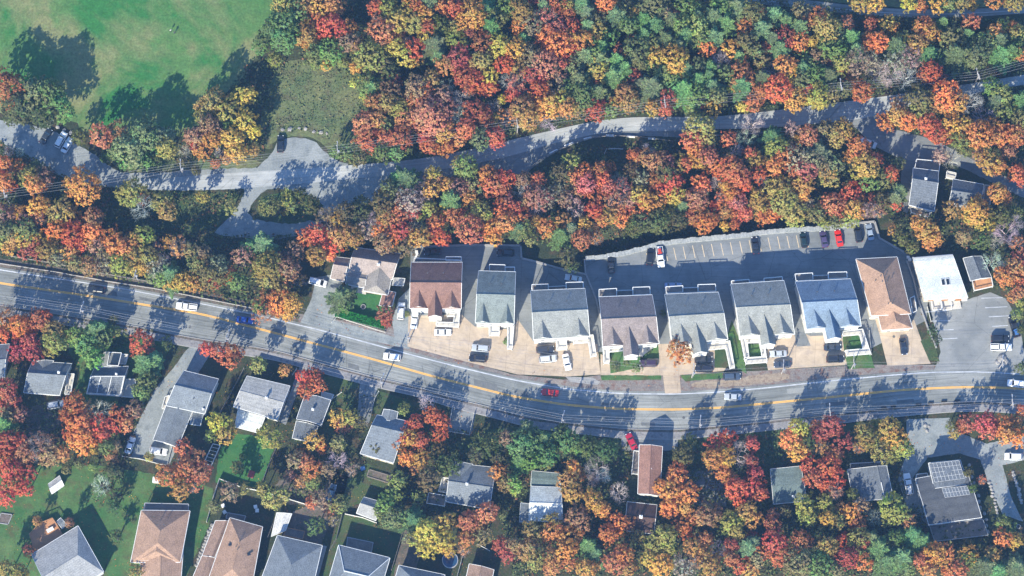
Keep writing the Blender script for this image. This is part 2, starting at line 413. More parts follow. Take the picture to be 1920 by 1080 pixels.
# field, meadow, lawns
sheet('field', [(-60, -60), (560, -60), (548, 10), (535, 45), (505, 75), (480, 105), (460, 140), (430, 170), (400, 200), (385, 225), (330, 262), (250, 262), (160, 250), (140, 225), (100, 232), (0, 212), (-60, 200)], M['field'], 0.02, 1.5, 1)
sheet('meadow', [(520, 120), (600, 105), (660, 120), (700, 160), (690, 210), (672, 250), (650, 296), (610, 276), (590, 256), (520, 256), (500, 290), (485, 240), (500, 180)], M['meadow'], 0.022, 2.5, 1)
sheet('grass_bank', [(640, 270), (760, 276), (840, 276), (800, 298), (700, 305), (650, 306)], M['lawn_dark'], 0.024, 1.5, 1)
sheet('grass_bank', [(190, 270), (300, 300), (420, 300), (500, 300), (470, 318), (330, 320), (240, 322), (205, 308)], M['meadow'], 0.024, 1.5, 1)
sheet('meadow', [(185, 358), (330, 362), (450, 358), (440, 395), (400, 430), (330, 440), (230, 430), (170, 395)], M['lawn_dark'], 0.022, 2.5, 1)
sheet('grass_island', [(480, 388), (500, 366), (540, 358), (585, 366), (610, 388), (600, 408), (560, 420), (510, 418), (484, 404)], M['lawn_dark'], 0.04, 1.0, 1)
sheet('grass_verge', [(1450, -60), (1990, -60), (1990, 4), (1920, 10), (1815, 15), (1715, 16), (1600, 8), (1500, -4)], M['meadow'], 0.02, 1.0)
sheet('lawn', [(-60, 880), (60, 868), (170, 872), (230, 880), (236, 990), (200, 1060), (150, 1140), (-60, 1140)], M['lawn'], 0.02, 2.0, 1)
sheet('lawn', [(232, 880), (300, 890), (360, 905), (400, 915), (392, 985), (352, 1075), (340, 1140), (180, 1140), (200, 1060), (232, 990)], M['lawn'], 0.024, 1.0)
sheet('lawn', [(404, 905), (412, 840), (440, 812), (520, 822), (500, 880), (485, 915), (440, 908)], M['lawn_vivid'], 0.024, 1.0)
sheet('lawn', [(660, 548), (720, 553), (735, 575), (728, 612), (645, 590), (632, 570)], M['lawn_vivid'], 0.024, 0.6)
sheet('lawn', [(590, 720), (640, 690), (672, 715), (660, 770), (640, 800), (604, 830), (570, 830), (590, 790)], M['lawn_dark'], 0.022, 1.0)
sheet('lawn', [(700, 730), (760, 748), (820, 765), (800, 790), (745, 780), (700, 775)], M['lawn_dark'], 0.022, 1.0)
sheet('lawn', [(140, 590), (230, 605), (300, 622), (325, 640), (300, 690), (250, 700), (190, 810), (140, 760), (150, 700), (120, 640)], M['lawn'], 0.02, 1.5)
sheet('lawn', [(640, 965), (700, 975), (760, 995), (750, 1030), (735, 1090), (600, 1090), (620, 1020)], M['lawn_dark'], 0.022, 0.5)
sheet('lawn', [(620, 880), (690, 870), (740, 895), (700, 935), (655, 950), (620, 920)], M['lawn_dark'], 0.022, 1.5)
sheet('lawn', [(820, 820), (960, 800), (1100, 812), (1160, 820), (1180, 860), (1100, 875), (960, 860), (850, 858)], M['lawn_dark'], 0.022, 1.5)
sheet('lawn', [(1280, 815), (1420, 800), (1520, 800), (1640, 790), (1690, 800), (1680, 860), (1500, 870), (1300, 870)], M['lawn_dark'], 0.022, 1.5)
sheet('yard', [(520, 900), (600, 860), (660, 880), (640, 940), (560, 950), (505, 935)], M['dirt'], 0.022, 2.0, 1)
sheet('yard', [(760, 985), (800, 1000), (770, 1100), (735, 1100), (745, 1040)], M['dirt'], 0.023, 1.0)
# drives and lots
sheet('parking_lot', [(770, 460), (880, 459), (975, 459), (979, 487), (1040, 500), (1097, 514), (1099, 486), (1160, 479), (1200, 469), (1240, 458), (1300, 451), (1400, 442), (1450, 435), (1500, 432), (1560, 429), (1607, 418), (1640, 416), (1648, 444), (1695, 471), (1732, 500), (1740, 560), (1738, 600), (1620, 660), (1120, 660), (940, 640), (768, 600)], M['asphalt_dark'], 0.05)
sheet('driveway', [(766, 592), (866, 590), (890, 612), (960, 618), (972, 600), (1000, 640), (1120, 645), (1126, 702), (1062, 706), (970, 702), (850, 672), (764, 650)], M['tan_concrete'], 0.07)
sheet('driveway', [(1126, 664), (1200, 690), (1232, 650), (1236, 645), (1390, 640), (1371, 694), (1274, 703), (1277, 737), (1247, 738), (1243, 704), (1126, 704)], M['tan_concrete'], 0.075)
sheet('driveway', [(1432, 648), (1500, 622), (1520, 630), (1580, 628), (1590, 684), (1500, 690), (1440, 694)], M['tan_concrete'], 0.075)
sheet('driveway', [(1638, 588), (1714, 600), (1722, 622), (1734, 655), (1745, 682), (1664, 686), (1650, 630)], M['tan_concrete'], 0.075)
sheet('driveway', [(1484, 600), (1496, 590), (1520, 648), (1494, 650)], M['asphalt_dark'], 0.085)
sheet('parking_lot', [(1741, 566), (1800, 566), (1856, 548), (1886, 560), (1910, 600), (1925, 690), (1925, 699), (1800, 694), (1752, 694), (1764, 660)], M['asphalt_lot'], 0.035, 0.5)
sheet('driveway', [(592, 520), (642, 512), (640, 540), (626, 600), (740, 632), (735, 600), (748, 560), (768, 540), (768, 655), (700, 640), (560, 612), (584, 560)], M['gravel'], 0.04, 0.5)
sheet('driveway', [(350, 655), (372, 640), (402, 646), (392, 668), (372, 700), (345, 722), (315, 780), (300, 820), (332, 838), (318, 872), (262, 862), (230, 850), (255, 800), (290, 730), (325, 690)], M['gravel'], 0.045, 0.6)
sheet('driveway', [(548, 725), (562, 686), (582, 676), (572, 710), (552, 750), (536, 797), (522, 790)], M['asphalt_dark'], 0.04, 0.4)
sheet('driveway', [(675, 719), (708, 728), (697, 775), (690, 800), (668, 792)], M['asphalt_dark'], 0.04, 0.3)
sheet('driveway', [(846, 766), (892, 776), (884, 816), (838, 810)], M['asphalt_dark'], 0.04, 0.3)
sheet('driveway', [(1166, 818), (1272, 818), (1270, 845), (1164, 845)], M['asphalt_dark'], 0.04, 0.3)
sheet('driveway', [(50, 765), (118, 745), (126, 775), (112, 800), (50, 830)], M['dirt'], 0.04, 1.0)
sheet('driveway', [(1700, 786), (1780, 783), (1800, 812), (1850, 832), (1925, 815), (1925, 862), (1880, 872), (1895, 930), (1918, 978), (1880, 965), (1855, 910), (1838, 862), (1800, 850), (1740, 858), (1712, 895), (1740, 985), (1700, 950), (1683, 900), (1700, 850)], M['gravel'], 0.04, 0.6)
sheet('driveway', [(528, 1046), (548, 960), (600, 940), (628, 960), (600, 1025)], M['dirt'], 0.04, 0.6)
sheet('driveway', [(602, 1022), (613, 1024), (592, 1100), (580, 1100)], M['kerb'], 0.045)
for q in ([(1144, 660), (1166, 656), (1200, 668), (1200, 690), (1144, 700)], [(1208, 652), (1234, 648), (1236, 672), (1206, 672)], [(1126, 703), (1240, 704), (1240, 712), (1128, 713)], [(1402, 645), (1432, 645), (1434, 668), (1404, 670)],
          [(1580, 630), (1613, 628), (1616, 656), (1582, 658)], [(1275, 704), (1370, 698), (1366, 708), (1285, 715)], [(1585, 668), (1632, 664), (1640, 690), (1590, 692)], [(1372, 600), (1388, 640), (1400, 700), (1372, 690), (1360, 640)], [(1340, 655), (1366, 650), (1372, 690), (1340, 690)], [(1745, 620), (1752, 640), (1762, 678), (1742, 676), (1726, 640)]):
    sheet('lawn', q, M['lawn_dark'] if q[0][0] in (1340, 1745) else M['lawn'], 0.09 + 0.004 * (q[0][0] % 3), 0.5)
sheet('yard', [(1283, 884), (1352, 882), (1362, 950), (1290, 952)], M['asphalt_dark'], 0.03, 1.0)
sheet('dirt_patch', [(1310, 712), (1370, 712), (1430, 700), (1480, 700), (1478, 714), (1400, 722), (1330, 728), (1290, 726)], M['sandy'], 0.045, 1.2, 1)
sheet('dirt_patch', [(1060, 706), (1110, 708), (1126, 716), (1120, 722), (1070, 716)], M['kerb'], 0.045, .3)
for k in range(18):       # parking stalls
    x = 1211 + k * 17.6 if k < 3 else 1262 + (k - 3) * 17.7
    yw = yat(WALLTOP, x)
    line('stall_marking', [(x + 1, yw + 10), (x + 6, yw + 33)], 1.15, M['stall_line'], 0.065)
for a, b in (((1746, 602), (1781, 601)), ((1750, 619), (1788, 618)), ((1757, 636), (1795, 634)), ((1840, 559), (1880, 558)), ((1847, 577), (1889, 575)), ((1854, 594), (1892, 592)), ((1860, 612), (1890, 610)), ((1735, 585), (1775, 583))):
    line('stall_marking', [a, b], 1.5, M['white_line'], 0.065)
# ---------------------------------------------------------------- buildings
M['trim'] = flat('trim', (0.72, 0.72, 0.70), 0.6)
M['siding_white'] = flat('siding_white', (0.66, 0.66, 0.63), 0.7)
M['siding_cream'] = flat('siding_cream', (0.58, 0.52, 0.42), 0.7)
M['siding_grey'] = flat('siding_grey', (0.34, 0.35, 0.37), 0.7)
M['siding_brown'] = flat('siding_brown', (0.20, 0.15, 0.12), 0.7)
M['deck_wood'] = blotch('deck_wood', (0.16, 0.14, 0.13), (0.24, 0.21, 0.19), 0.5, 5, fine=0.25)
M['deck_orange'] = blotch('deck_orange', (0.46, 0.24, 0.12), (0.38, 0.20, 0.11), 0.5, 5, fine=0.25)
M['deck_pale'] = blotch('deck_pale', (0.50, 0.47, 0.42), (0.58, 0.55, 0.50), 0.5, 5, fine=0.1)
M['glass'] = flat('glass', (0.02, 0.03, 0.045), 0.35, 0.3, 0.5, spec=0.35)
M['metal_vent'] = flat('metal_vent', (0.10, 0.10, 0.10), 0.5)
M['metal_bright'] = flat('metal_bright', (0.6, 0.6, 0.6), 0.4)
M['brick'] = flat('brick', (0.40, 0.30, 0.26), 0.9)
M['plastic_blue'] = flat('plastic_blue', (0.05, 0.14, 0.35), 0.5)
ROOFC = dict(brown=(0.215, 0.125, 0.100), green=(0.18, 0.205, 0.195), grey=(0.235, 0.242, 0.228), taupe=(0.22, 0.185, 0.175), blue=(0.17, 0.225, 0.29),
             tan=(0.335, 0.215, 0.150), white=(0.55, 0.58, 0.57), slate=(0.13, 0.145, 0.165), pale=(0.30, 0.30, 0.295), dark=(0.080, 0.085, 0.095),
             rust=(0.27, 0.15, 0.115), chestnut=(0.085, 0.055, 0.050), mossy=(0.13, 0.17, 0.165), bluegrey=(0.165, 0.185, 0.205), buff=(0.29, 0.24, 0.215), rosy=(0.27, 0.18, 0.135), warm=(0.25, 0.23, 0.21), shed=(0.55, 0.54, 0.52))
RM = {k: shingle('shingles_' + k, v) for k, v in ROOFC.items()}

class Quad:
    def __init__(s, q, z): s.p = [P(x, y, z) for x, y in q]; s.z = z
    def at(s, u, v, z=None):
        a, b, c, d = s.p
        p = (a * (1 - u) + b * u) * (1 - v) + (d * (1 - u) + c * u) * v
        return Vector((p.x, p.y, s.z if z is None else z))
    def wu(s): return ((s.p[1] - s.p[0]).length + (s.p[2] - s.p[3]).length) / 2
    def wv(s): return ((s.p[3] - s.p[0]).length + (s.p[2] - s.p[1]).length) / 2

def slab(mb, pts, th, top=0, side=1):
    """a roof plane with thickness and a fascia"""
    lo = [Vector((p[0], p[1], p[2] - th)) for p in pts]
    n = len(pts)
    up = (Vector(pts[1]) - Vector(pts[0])).cross(Vector(pts[2]) - Vector(pts[0])).z > 0
    P_ = pts if up else list(reversed(pts)); L_ = lo if up else list(reversed(lo))
    if n == 4:                                         # both faces cut along the same diagonal, so a warped plane stays closed
        for k in ((0, 1, 2), (0, 2, 3)):
            mb.face([P_[i] for i in k], top); mb.face([L_[i] for i in reversed(k)], side)
    else: mb.face(P_, top); mb.face(list(reversed(L_)), side)
    for i in range(n):
        j = (i + 1) % n
        mb.face([L_[i], L_[j], P_[j], P_[i]], side)

def roof_on(root, Q, eh, rise, col, axis='u', hip=(0.0, 0.0), ridge=0.5, th=0.16, name='roof'):
    def A(u, v, z): return Q.at(u, v, z) if axis == 'u' else Q.at(v, u, z)
    top = eh + rise
    mb = MB()
    R0, R1 = A(hip[0], ridge, top), A(1 - hip[1], ridge, top)
    a, b, c, d = A(0, 0, eh), A(1, 0, eh), A(1, 1, eh), A(0, 1, eh)
    slab(mb, [a, b, R1, R0], th); slab(mb, [d, c, R1, R0], th)
    if hip[0] > 0: slab(mb, [d, a, R0], th)
    if hip[1] > 0: slab(mb, [b, c, R1], th)
    if rise > 0.5:                                     # ridge cap a little lighter, proud of the slopes
        mb.bar(R0 + Vector((0, 0, 0.02)), R1 + Vector((0, 0, 0.02)), 0.09, n=6, mi=0)
    # eaves and rakes: white gutter boards standing 6 cm out
    e = 0.06
    cx = sum((p for p in (a, b, c, d)), Vector()) / 4
    ring = [(a, b), (c, d)] + ([(d, a)] if hip[0] > 0 else []) + ([(b, c)] if hip[1] > 0 else [])
    g = MB()
    for p, q in ring:
        o_ = (p + q) / 2 - cx; o_.z = 0; o_.normalize(); g.bar(p + o_ * e - Vector((0, 0, .1)), q + o_ * e - Vector((0, 0, .1)), 0.1, n=4)
    if hip[0] == 0:
        for p in (a, d): g.bar(p, R0, 0.07, n=4)
    if hip[1] == 0:
        for p in (b, c): g.bar(p, R1, 0.07, n=4)
    r = mb.build(name, [RM[col], M['trim']], root)
    g.build('gutter', M['trim'], r)
    return r

def walls_on(root, Q, eh, rise, wall, axis='u', hip=(0, 0), ridge=0.5, inset=0.35, z0=-0.3, name='wall'):
    iu, iv = inset / Q.wu(), inset / Q.wv()
    mb = MB()
    c4 = [(iu, iv), (1 - iu, iv), (1 - iu, 1 - iv), (iu, 1 - iv)]
    lo = [Q.at(u, v, z0) for u, v in c4]; hi = [Q.at(u, v, eh - 0.05) for u, v in c4]
    for i in range(4):
        j = (i + 1) % 4
        mb.face([lo[j], lo[i], hi[i], hi[j]])
    if rise > 0.3:
        if axis == 'u':
            for s, u in ((0, iu), (1, 1 - iu)):
                if hip[s] == 0: mb.face([hi[0] if s == 0 else hi[2], hi[3] if s == 0 else hi[1], Q.at(u, ridge, eh + rise * 0.96 - .1)][::1])
        else:
            for s, v in ((0, iv), (1, 1 - iv)):
                if hip[s] == 0: mb.face([hi[1] if s == 0 else hi[3], hi[0] if s == 0 else hi[2], Q.at(ridge, v, eh + rise * 0.96 - .1)])
    return mb.build(name, M[wall], root)

def window_at(root, p, along, out, wd, ht, z, name='window'):
    """a framed pane on a wall: p = foot point, along = direction of the wall, out = outward"""
    f = MB(); c = p + out * 0.03; ang = math.atan2(along.y, along.x)
    for sx in (-1, 1): f.box((c.x + along.x * sx * wd / 2, c.y + along.y * sx * wd / 2, z), (0.1, 0.12, ht + .1), ang)
    for sz in (-1, 1): f.box((c.x, c.y, z + sz * ht / 2), (wd - .12, 0.12, 0.1), ang)
    o = f.build(name, M['trim'], root)
    g = MB(); g.box((c.x, c.y, z), (wd - .1, 0.05, ht - .1), ang); g.build('pane', M['glass'], o)
def facade(root, Q, v, n, eh, storeys, door=True, side='v', inset=0.35):
    """windows (and a door) along one wall of the quad"""
    if side == 'v':
        iv = inset / Q.wv(); vv = 1 - iv if v == 1 else iv
        a, b = Q.at(0.06, vv, 0), Q.at(0.94, vv, 0); mid = Q.at(0.5, 0.5, 0)
    else:
        iu = inset / Q.wu(); uu = 1 - iu if v == 1 else iu
        a, b = Q.at(uu, 0.06, 0), Q.at(uu, 0.94, 0); mid = Q.at(0.5, 0.5, 0)
    al = (b - a).normalized(); out = Vector((-al.y, al.x, 0))
    if (a - mid).dot(out) < 0: out = -out
    for s in range(storeys):
        z = 1.5 + s * 2.7
        if z + .6 > eh: break
        for i in range(n):
            p = a.lerp(b, (i + 0.5) / n)
            if door and s == 0 and i == n // 2:
                d = MB(); d.box((p.x + out.x * .04, p.y + out.y * .04, 1.05), (1.0, 0.08, 2.1), math.atan2(al.y, al.x)); do = d.build('door', M['siding_brown'], root)
                h = MB(); h.box((p.x + out.x * .1 + al.x * .35, p.y + out.y * .1 + al.y * .35, 1.0), (0.08, 0.06, 0.12)); h.build('handle', M['metal_bright'], do)
            else: window_at(root, p, al, out, 1.2, 1.2, z)
def vents(root, Q, eh, rise, pts, axis='u', ridge=0.5):
    for u, v in pts:
        t = v if axis == 'u' else u
        z = eh + rise * (t / ridge if t < ridge else (1 - t) / (1 - ridge))
        mb = MB(); p = Q.at(u, v, z); mb.bar(p - Vector((0, 0, .1)), p + Vector((0, 0, .42)), .1, n=8); mb.bar(p + Vector((0, 0, .42)), p + Vector((0, 0, .5)), .17, n=8)
        mb.build('roof_vent', M['metal_vent'], root)
def chimney(root, Q, u, v, ztop, mat='brick', s=0.7, z0=2):
    p = Q.at(u, v, 0); mb = MB()
    mb.box((p.x, p.y, (ztop + z0) / 2), (s, s, ztop - z0)); c = mb.build('chimney', M[mat], root)
    k = MB(); k.box((p.x, p.y, ztop + .06), (s + .2, s + .2, .12)); k.bar((p.x, p.y, ztop + .1), (p.x, p.y, ztop + .45), .16, n=8); k.build('chimney_cap', M['trim'], c)
def deck(root, px, z, mat='deck_wood', rail=0.95, floor_th=0.18, name='deck', railmat='trim', posts=True, skip=(), clutter=0):
    """a raised platform with posts and a balustrade; px = its outline at floor height in photo pixels"""
    w_ = [P(x, y, z) for x, y in px]
    mb = MB()
    slab(mb, w_, floor_th, 0, 1)
    if posts and z > 0.6:
        for p in w_: mb.bar((p.x, p.y, -0.2), (p.x, p.y, z - floor_th), 0.09, n=4, mi=1)
    o = mb.build(name, [M[mat], M[railmat]], root)
    if rail:
        r = MB()
        for i in range(len(w_)):
            if i in skip: continue
            a, b = w_[i], w_[(i + 1) % len(w_)]
            L = (b - a).length; n = max(1, int(L / 1.4))
            r.bar((a.x, a.y, z + rail), (b.x, b.y, z + rail), 0.11, n=4)
            r.bar((a.x, a.y, z + .12), (b.x, b.y, z + .12), 0.03, n=4)
            for k in range(n + 1):
                p = a.lerp(b, k / n); r.bar((p.x, p.y, z), (p.x, p.y, z + rail + .05), 0.05, n=4)
            for k in range(int(L / .3)):
                p = a.lerp(b, (k + .5) / int(L / .3)); r.bar((p.x, p.y, z + .12), (p.x, p.y, z + rail), 0.018, n=3)
        r.build('railing', M[railmat], o)
    return o
def cross_gable(root, Q, eh, rise, u, half, gh, proj, col, wall='siding_white', drop=0.0):
    """a small gable cut into the front slope, its face standing over the front wall"""
    W = Q.wu(); du = half / W; pv = proj / Q.wv()
    def slope(v): return eh + rise * (1 - v) / 0.5
    def vz(z): return 1 - (z - eh) / rise * 0.5
    F = Q.at(u, 1 + pv, eh + gh + .05); B = Q.at(u, vz(eh + gh), eh + gh + .05)
    l0, r0 = Q.at(u - du, 1 + pv, eh + .02 - drop), Q.at(u + du, 1 + pv, eh + .02 - drop)
    l1, r1 = Q.at(u - du, 1.0, eh + .05), Q.at(u + du, 1.0, eh + .05)
    mb = MB()
    slab(mb, [l0, F, B, l1] if proj > 0.01 else [l1, F, B], .12, 0, 1); slab(mb, [r0, F, B, r1] if proj > 0.01 else [r1, F, B], .12, 0, 1)
    o = mb.build('cross_gable', [RM[col], M['trim']], root)
    iv = 0.3 / Q.wv(); wf = MB()
    ii = .22 / W
    zl = -0.2 if proj > 0.5 else eh - 0.3
    a, b = Q.at(u - du + ii, 1 + pv - iv, 0), Q.at(u + du - ii, 1 + pv - iv, 0); t = Q.at(u, 1 + pv - iv, eh + gh - .12)
    wf.face([(a.x, a.y, zl), (b.x, b.y, zl), (b.x, b.y, eh - .02), t, (a.x, a.y, eh - .02)])
    if proj > 0.5:
        for p, q in ((a, Q.at(u - du + ii, 1 - iv * 2, 0)), (b, Q.at(u + du - ii, 1 - iv * 2, 0))):
            wf.face([(p.x, p.y, zl), (q.x, q.y, zl), (q.x, q.y, eh - .1), (p.x, p.y, eh - .1)])
    wf.build('gable_wall', M[wall], o)
    m_ = a.lerp(b, .5); al = (b - a).normalized(); out = Vector((al.y, -al.x, 0))
    window_at(root, m_, al, out, 1.3, 1.2, eh - 1.2)
    if proj > .5: window_at(root, m_, al, out, 1.3, 1.2, eh - 3.9)
def house(label, q, eh, rise, col, wall='siding_white', axis='u', hip=(0, 0), ridge=.5, storeys=1, name='house', cat='house', group=None, win=3, door=True):
    Q = Quad(q, eh); c = Q.at(.5, .5, 0)
    root = empty(name, (c.x, c.y, 0), label, cat, group)
    walls_on(root, Q, eh, rise, wall, axis, hip, ridge)
    roof_on(root, Q, eh, rise, col, axis, hip, ridge)
    if win:
        facade(root, Q, 1, win, eh, storeys, door); facade(root, Q, 0, win, eh, storeys, False)
        facade(root, Q, 1, 2, eh, storeys, False, 'u'); facade(root, Q, 0, 2, eh, storeys, False, 'u')
    return root, Q
def wing(root, q, eh, rise, col, wall='siding_white', axis='u', hip=(0, 0), ridge=.5, win=0):
    Q = Quad(q, eh); walls_on(root, Q, eh, rise, wall, axis, hip, ridge); roof_on(root, Q, eh, rise, col, axis, hip, ridge)
    if win: facade(root, Q, 1, win, eh, 1, False)
    return Q

# the row of seven apartment houses above the main road
ROWG = 'long apartment houses above the main road'
ROW = [
 ('reddish brown roofed apartment house, next to the cream bungalow, white car beside its porch', [(771, 492), (867, 492), (865, 579), (768, 578)], 'brown', [(783, 2.4, 0), (816, 1.9, 2.3), (851, 2.6, 0)]),
 ('narrow grey green roofed apartment house with white steps between tan forecourts', [(897, 508), (967, 510), (964, 607), (891, 605)], 'green', [(905, 1.9, 0), (954, 1.9, 0)]),
 ('light grey roofed apartment house with two peaks and an L shaped white porch', [(995, 545), (1097, 541), (1106, 630), (1000, 637)], 'grey', [(1015, 2.5, 0), (1087, 2.6, 0)]),
 ('taupe roofed apartment house with shrubs planted on its front lawn', [(1123, 557), (1223, 553), (1236, 644), (1130, 650)], 'taupe', [(1146, 2.8, 0), (1182, 2.0, 3.0), (1216, 2.7, 0)]),
 ('light grey roofed apartment house with an orange tree at its front door', [(1246, 552), (1347, 548), (1365, 636), (1260, 645)], 'grey', [(1273, 2.9, 0), (1310, 2.0, 3.2), (1345, 2.9, 0)]),
 ('pale grey roofed apartment house next to the blue roofed one, square garden in its porch', [(1370, 533), (1470, 526), (1490, 626), (1387, 630)], 'grey', [(1398, 2.9, 0), (1438, 2.0, 2.8), (1468, 2.9, 0)]),
 ('blue roofed apartment house beside the tan hip roofed building', [(1491, 528), (1595, 523), (1615, 611), (1512, 617)], 'blue', [(1523, 2.9, 0), (1560, 2.0, 3.2), (1592, 2.9, 0)]),
]
EH, RISE = 7.6, 3.6
rows = []
for lab, q, col, gs in ROW:
    root, Q = house(lab, q, EH, RISE, col, name='apartment_house', cat='apartment house', group=ROWG, storeys=2, win=4)
    for gx, half, proj in gs:
        u = (gx - q[3][0]) / (q[2][0] - q[3][0]); u = min(max(u, half / Q.wu() + .005), 1 - half / Q.wu() - .005)
        cross_gable(root, Q, EH, RISE, u, half, 2.6, proj, col)
    vents(root, Q, EH, RISE, [(.33, .27), (.64, .27)])
    rows.append((root, Q))
R = [r for r, _ in rows]
deck(R[0], [(777, 485), (865, 489), (864, 497), (776, 497)], 5.2, clutter=1); deck(R[0], [(836, 483), (865, 483), (865, 490), (836, 490)], 5.25)
deck(R[0], [(838, 588), (862, 588), (860, 614), (818, 612), (818, 605), (850, 606), (852, 594), (838, 594)], 1.2, 'deck_pale')
deck(R[1], [(918, 497), (947, 498), (947, 512), (918, 512)], 5.2); deck(R[1], [(947, 502), (965, 502), (965, 514), (947, 513)], 5.15)
deck(R[1], [(917, 612), (936, 612), (936, 630), (917, 630)], 1.6, 'deck_pale'); deck(R[1], [(952, 610), (964, 610), (960, 656), (951, 655)], 1.2, 'deck_pale')
deck(R[2], [(997, 535), (1028, 534), (1028, 548), (998, 549)], 5.2); deck(R[2], [(1061, 531), (1093, 530), (1094, 545), (1062, 546)], 5.2); deck(R[2], [(1028, 539), (1061, 537), (1061, 547), (1028, 548)], 2.6)
deck(R[2], [(1043, 637), (1062, 636), (1063, 656), (1044, 657)], 1.4, 'deck_pale'); deck(R[2], [(1075, 632), (1112, 629), (1118, 668), (1107, 670), (1103, 643), (1075, 645)], 1.3, 'deck_pale')
deck(R[3], [(1123, 544), (1156, 542), (1156, 556), (1123, 558)], 5.2); deck(R[3], [(1186, 540), (1218, 539), (1219, 553), (1187, 554)], 5.2); deck(R[3], [(1156, 546), (1186, 545), (1186, 555), (1156, 556)], 2.6)
deck(R[3], [(1130, 650), (1174, 646), (1174, 658), (1142, 661), (1142, 682), (1132, 682)], 1.3, 'deck_pale'); deck(R[3], [(1200, 648), (1222, 645), (1224, 652), (1204, 668), (1196, 668)], .8, 'deck_pale', rail=0)
deck(R[4], [(1248, 539), (1280, 537), (1280, 549), (1249, 551)], 5.2); deck(R[4], [(1308, 535), (1341, 534), (1342, 547), (1309, 548)], 5.2); deck(R[4], [(1280, 541), (1308, 540), (1308, 549), (1280, 550)], 2.6)
deck(R[4], [(1326, 646), (1368, 640), (1377, 690), (1368, 692), (1360, 654), (1328, 657)], 1.3, 'deck_pale')
deck(R[5], [(1371, 528), (1404, 525), (1405, 534), (1372, 537)], 5.2); deck(R[5], [(1432, 523), (1466, 520), (1467, 530), (1433, 533)], 5.2); deck(R[5], [(1404, 530), (1432, 528), (1432, 536), (1404, 538)], 2.6)
deck(R[5], [(1388, 632), (1430, 628), (1438, 680), (1398, 683), (1395, 672), (1428, 670), (1424, 642), (1401, 644), (1404, 672), (1396, 676)], 1.3, 'deck_pale')
deck(R[6], [(1490, 515), (1523, 513), (1524, 526), (1492, 528)], 5.2); deck(R[6], [(1552, 512), (1587, 511), (1588, 522), (1553, 524)], 5.2); deck(R[6], [(1523, 518), (1552, 517), (1552, 526), (1524, 527)], 2.6)
deck(R[6], [(1578, 623), (1617, 618), (1632, 664), (1588, 668), (1584, 658), (1618, 655), (1611, 628), (1580, 631)], 1.3, 'deck_pale')

# tan hip roofed building
r8, Q8 = house('tan hip roofed long building beyond the blue roofed house, black car before it', [(1605, 486), (1682, 482), (1708, 588), (1634, 592)], 7.0, 3.4, 'tan', 'siding_cream', 'v', (.32, .18), name='apartment_house', cat='apartment house', win=3, storeys=2)
wing(r8, [(1645, 584), (1700, 580), (1711, 615), (1653, 619)], 5.6, 2.2, 'tan', 'siding_cream', 'v', (0, .35), win=2)
vents(r8, Q8, 7.0, 3.4, [(.30, .42), (.44, .36), (.56, .36), (.44, .46), (.56, .46), (.72, .38), (.45, .85), (.55, .85)], 'v')
deck(r8, [(1622, 560), (1630, 560), (1640, 592), (1632, 594)], 2.8, 'deck_pale'); deck(r8, [(1706, 560), (1714, 556), (1718, 584), (1710, 588)], 2.8, 'deck_wood')
# white flat roofed shop
r9, Q9 = house('white flat roofed building with two skylights beside the striped car lot', [(1711, 483), (1786, 477), (1815, 558), (1733, 562)], 4.6, 0.25, 'white', 'siding_cream', ridge=.1, name='shop_building', cat='shop building', win=4)
for u in (.55, .66):
    p = Q9.at(u, .62, 4.75); mb = MB(); mb.box(p, (1.0, 1.9, .3), .15); s_ = mb.build('skylight', M['trim'], r9); g_ = MB(); g_.box(p + Vector((0, 0, .17)), (.8, 1.6, .04), .15); g_.build('pane', M['glass'], s_)
mb = MB(); a = Q9.at(.01, .02, 4.9); b = Q9.at(.99, .02, 4.9); mb.bar(a, b, .22, n=4); mb.build('parapet', M['siding_grey'], r9)
for k, (x0, x1) in enumerate(((1745, 1762), (1764, 1781), (1783, 1800))):
    deck(r9, [(x0, 565), (x1, 563), (x1 + 3, 578 + (k < 2) * 3), (x0 + 3, 580 + (k < 2) * 3)], .5, 'deck_pale', rail=.9 if k < 2 else 0)
mb = MB()
for x in (1745, 1758, 1771, 1784, 1797, 1808):
    p = P(x, 562, 2.6); mb.box(p, (1.5, .5, .9), .05, mi=x % 2)
mb.build('shop_sign_board', [M['trim'], M['deck_orange']], r9)
r10, Q10 = house('small dark gabled shed with an orange deck beside the white flat roof', [(1806, 484), (1840, 480), (1859, 520), (1820, 527)], 2.8, 1.2, 'slate', 'siding_cream', 'v', name='shed', cat='shed', win=1)
deck(r10, [(1822, 527), (1858, 521), (1861, 538), (1826, 546)], .8, 'deck_orange')
# upper right pair
rn, Qn = house('slate roofed house in the upper right with a deck at both ends', [(1712, 315), (1760, 321), (1752, 396), (1704, 384)], 5.2, 2.2, 'slate', 'siding_cream', ridge=.34, storeys=2, win=3)
deck(rn, [(1718, 300), (1762, 304), (1760, 322), (1714, 318)], 2.7, 'deck_wood'); deck(rn, [(1706, 388), (1746, 394), (1740, 408), (1708, 400)], 1.0, 'deck_wood')
chimney(rn, Qn, .5, .30, 8.0, s=.5)
rn2, Qn2 = house('dark slate house between the long slate one and the side road, gold tree below', [(1787, 336), (1845, 346), (1837, 388), (1779, 380)], 4.6, 2.0, 'slate', 'siding_grey', ridge=.55, storeys=1)
deck(rn2, [(1775, 322), (1792, 326), (1790, 338), (1773, 334)], 1.0, 'deck_pale'); deck(rn2, [(1846, 348), (1858, 350), (1855, 390), (1842, 388)], 1.0, 'deck_wood')
